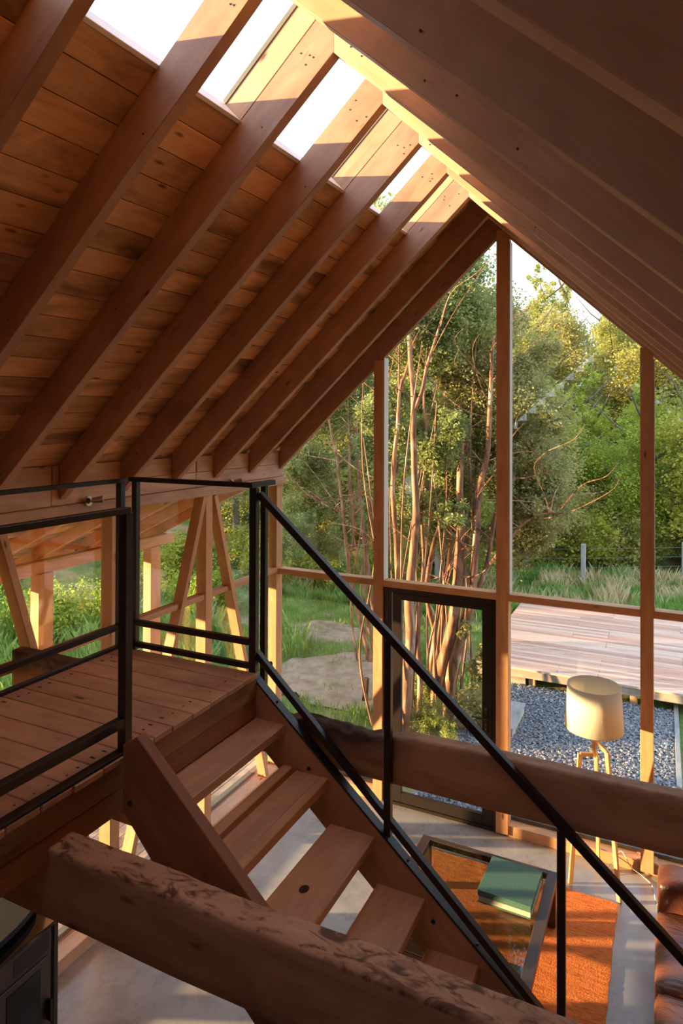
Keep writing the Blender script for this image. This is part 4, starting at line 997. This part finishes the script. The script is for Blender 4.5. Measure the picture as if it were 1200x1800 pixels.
multi('myrtle_tree', 'myrtle tree nearest the door with tall pale orange stems rising by the second post',
      [(v([(716, 1300), (713, 1238), (719, 1164), (724, 1110), (721, 1054), (725, 980), (728, 930), (730, 863), (727, 763), (726, 713), (722, 630), (716, 560), (712, 480)], YA), .085, .02),
       (v([(708, 1300), (706, 1200), (702, 1110), (698, 1013), (692, 897), (690, 847), (698, 763), (703, 690), (718, 640), (727, 590), (733, 520)], YA + .2), .05, .014),
       (v([(726, 725), (740, 690), (750, 650), (763, 610), (775, 570), (790, 520)], YA), .03, .01),
       (v([(735, 1290), (738, 1210), (733, 1132), (738, 1050), (745, 980), (741, 900), (750, 800), (745, 700), (752, 600)], YA + .5), .045, .012),
       (v([(700, 1290), (690, 1180), (678, 1080), (675, 980), (668, 880), (672, 780), (664, 690), (670, 610)], YA + .6), .04, .012),
       (v([(703, 690), (701, 640), (700, 600), (705, 540)], YA + .2), .018, .008)],
      blobs_from([(700, 560, .5, .3), (760, 520, .55, .5), (800, 470, .5, .6), (720, 640, .3, .8), (690, 700, .3, 1.0), (660, 620, .35, .8), (780, 600, .4, .8), (740, 450, .5, .4), (690, 480, .5, .6), (815, 560, .45, .9), (686, 388, .28, 1.3), (705, 430, .4, 1.0), (650, 780, .3, 1.3)], YA) + haze(YA, 655, 800, 560, 960, 26, 51), 110000, 41)
multi('myrtle_tree', 'thick-trunked myrtle tree seen through the door glass, branching low beside the middle post',
      [(v([(775, 1275), (770, 1225), (775, 1180), (790, 1121), (800, 1067), (806, 1000), (808, 930), (810, 860), (809, 797), (812, 740)], YB), .12, .03),
       (v([(787, 1270), (790, 1210), (800, 1150), (816, 1099), (829, 1060), (831, 1010), (835, 963), (842, 863), (857, 797), (861, 720), (863, 663), (868, 590)], YB), .10, .018),
       (v([(757, 1280), (752, 1229), (756, 1175), (764, 1120), (752, 1060), (750, 1010), (770, 930), (800, 853), (812, 805), (822, 770), (827, 720)], YB + .3), .05, .014),
       (v([(770, 1270), (768, 1197), (775, 1120), (785, 1040), (790, 960), (787, 863), (780, 797), (783, 730)], YB + .6), .045, .012),
       (v([(829, 1060), (850, 1010), (862, 960), (872, 900), (880, 830)], YB + .1), .04, .014),
       (v([(850, 1010), (885, 960), (915, 925), (950, 905), (985, 900)], YB + .3), .03, .008),
       (v([(862, 930), (890, 850), (925, 840), (970, 828)], YB + .3), .02, .006)],
      blobs_from([(830, 650, .55, .6), (800, 720, .45, 1.0), (850, 740, .45, 1.2), (770, 800, .3, 1.2), (900, 720, .6, .9), (925, 830, .55, 1.0), (950, 900, .45, .9), (905, 950, .4, 1.0), (870, 560, .5, .8), (920, 780, .5, 1.6), (820, 840, .4, 1.7), (960, 830, .45, 1.4), (850, 1170, .22, -.4), (835, 1240, .25, -.3), (815, 1110, .12, -.2)], YB) + haze(YB, 770, 960, 600, 960, 26, 52), 110000, 42)
multi('myrtle_tree', 'leaning myrtle tree left of the second post with bare crooked stems over the soil',
      [(v([(660, 1180), (652, 1166), (636, 1100), (624, 1062), (613, 1000), (604, 913), (594, 830), (588, 790), (580, 747), (572, 700)], YC), .05, .014),
       (v([(675, 1175), (668, 1120), (655, 1060), (646, 997), (637, 930), (631, 850), (627, 777), (622, 720)], YC + .4), .055, .02),
       (v([(665, 1120), (660, 1000), (653, 897), (646, 830), (643, 763), (638, 690)], YC + .5), .04, .012),
       (v([(612, 995), (622, 930), (616, 850), (614, 770), (612, 700)], YC + .1), .025, .01),
       (v([(592, 810), (570, 806), (545, 802), (525, 800)], YC), .016, .006),
       (v([(600, 905), (580, 890), (558, 880)], YC), .014, .005),
       (v([(603, 905), (580, 870), (555, 835), (525, 805)], YC + .3), .016, .005)],
      blobs_from([(570, 720, .55, .6), (620, 680, .55, .6), (540, 820, .5, 1.4), (520, 900, .5, 1.6), (580, 960, .4, 1.8), (640, 640, .45, .8), (600, 760, .4, 1.6), (560, 880, .4, 2.0), (650, 740, .35, 1.6), (510, 960, .35, 2.0)], YC) + haze(YC, 500, 660, 700, 960, 22, 53), 90000, 43)
# taller thin-crowned tree behind, whose top shows in the skylight
tt = plant('olive2', -6.6, 16.2, 1.1, .4, 'tall thin olive tree behind the myrtles whose top shows through the skylight', 'tall trees behind the myrtles', 1.06)
plant('dark2', -4.3, 15.6, .62, 2.4, 'dark evergreen tree just behind the orange-barked myrtles', 'tall trees behind the myrtles')
plant('olive', -3.6, 19.4, .72, 5.2, 'olive green tree rising behind the middle post of the gable', 'tall trees behind the myrtles')
# low plants at the foot of the myrtles
for x, y, s in ((-2.75, 8.55, .28), (-2.35, 9.3, .30), (-3.2, 9.6, .34)):
    plant('bush2', x, y, s, rt.random() * 6.28, label='small leafy shrub at the foot of the myrtle trunks', group='shrubs under the myrtles')
# shade belt of woods west of the garden, outside the frame
for k in range(5):
    plant(['dark', 'olive2', 'dark2', 'dark', 'olive2'][k], -24 + rt.uniform(-1, 1), 1.6 + k * 3.6, 1.0, rt.random() * 6.28, group='trees west of the porch, beyond the rough grass', label='tall shade-giving tree west of the porch, beyond the rough grass')
bpy.context.view_layer.update()
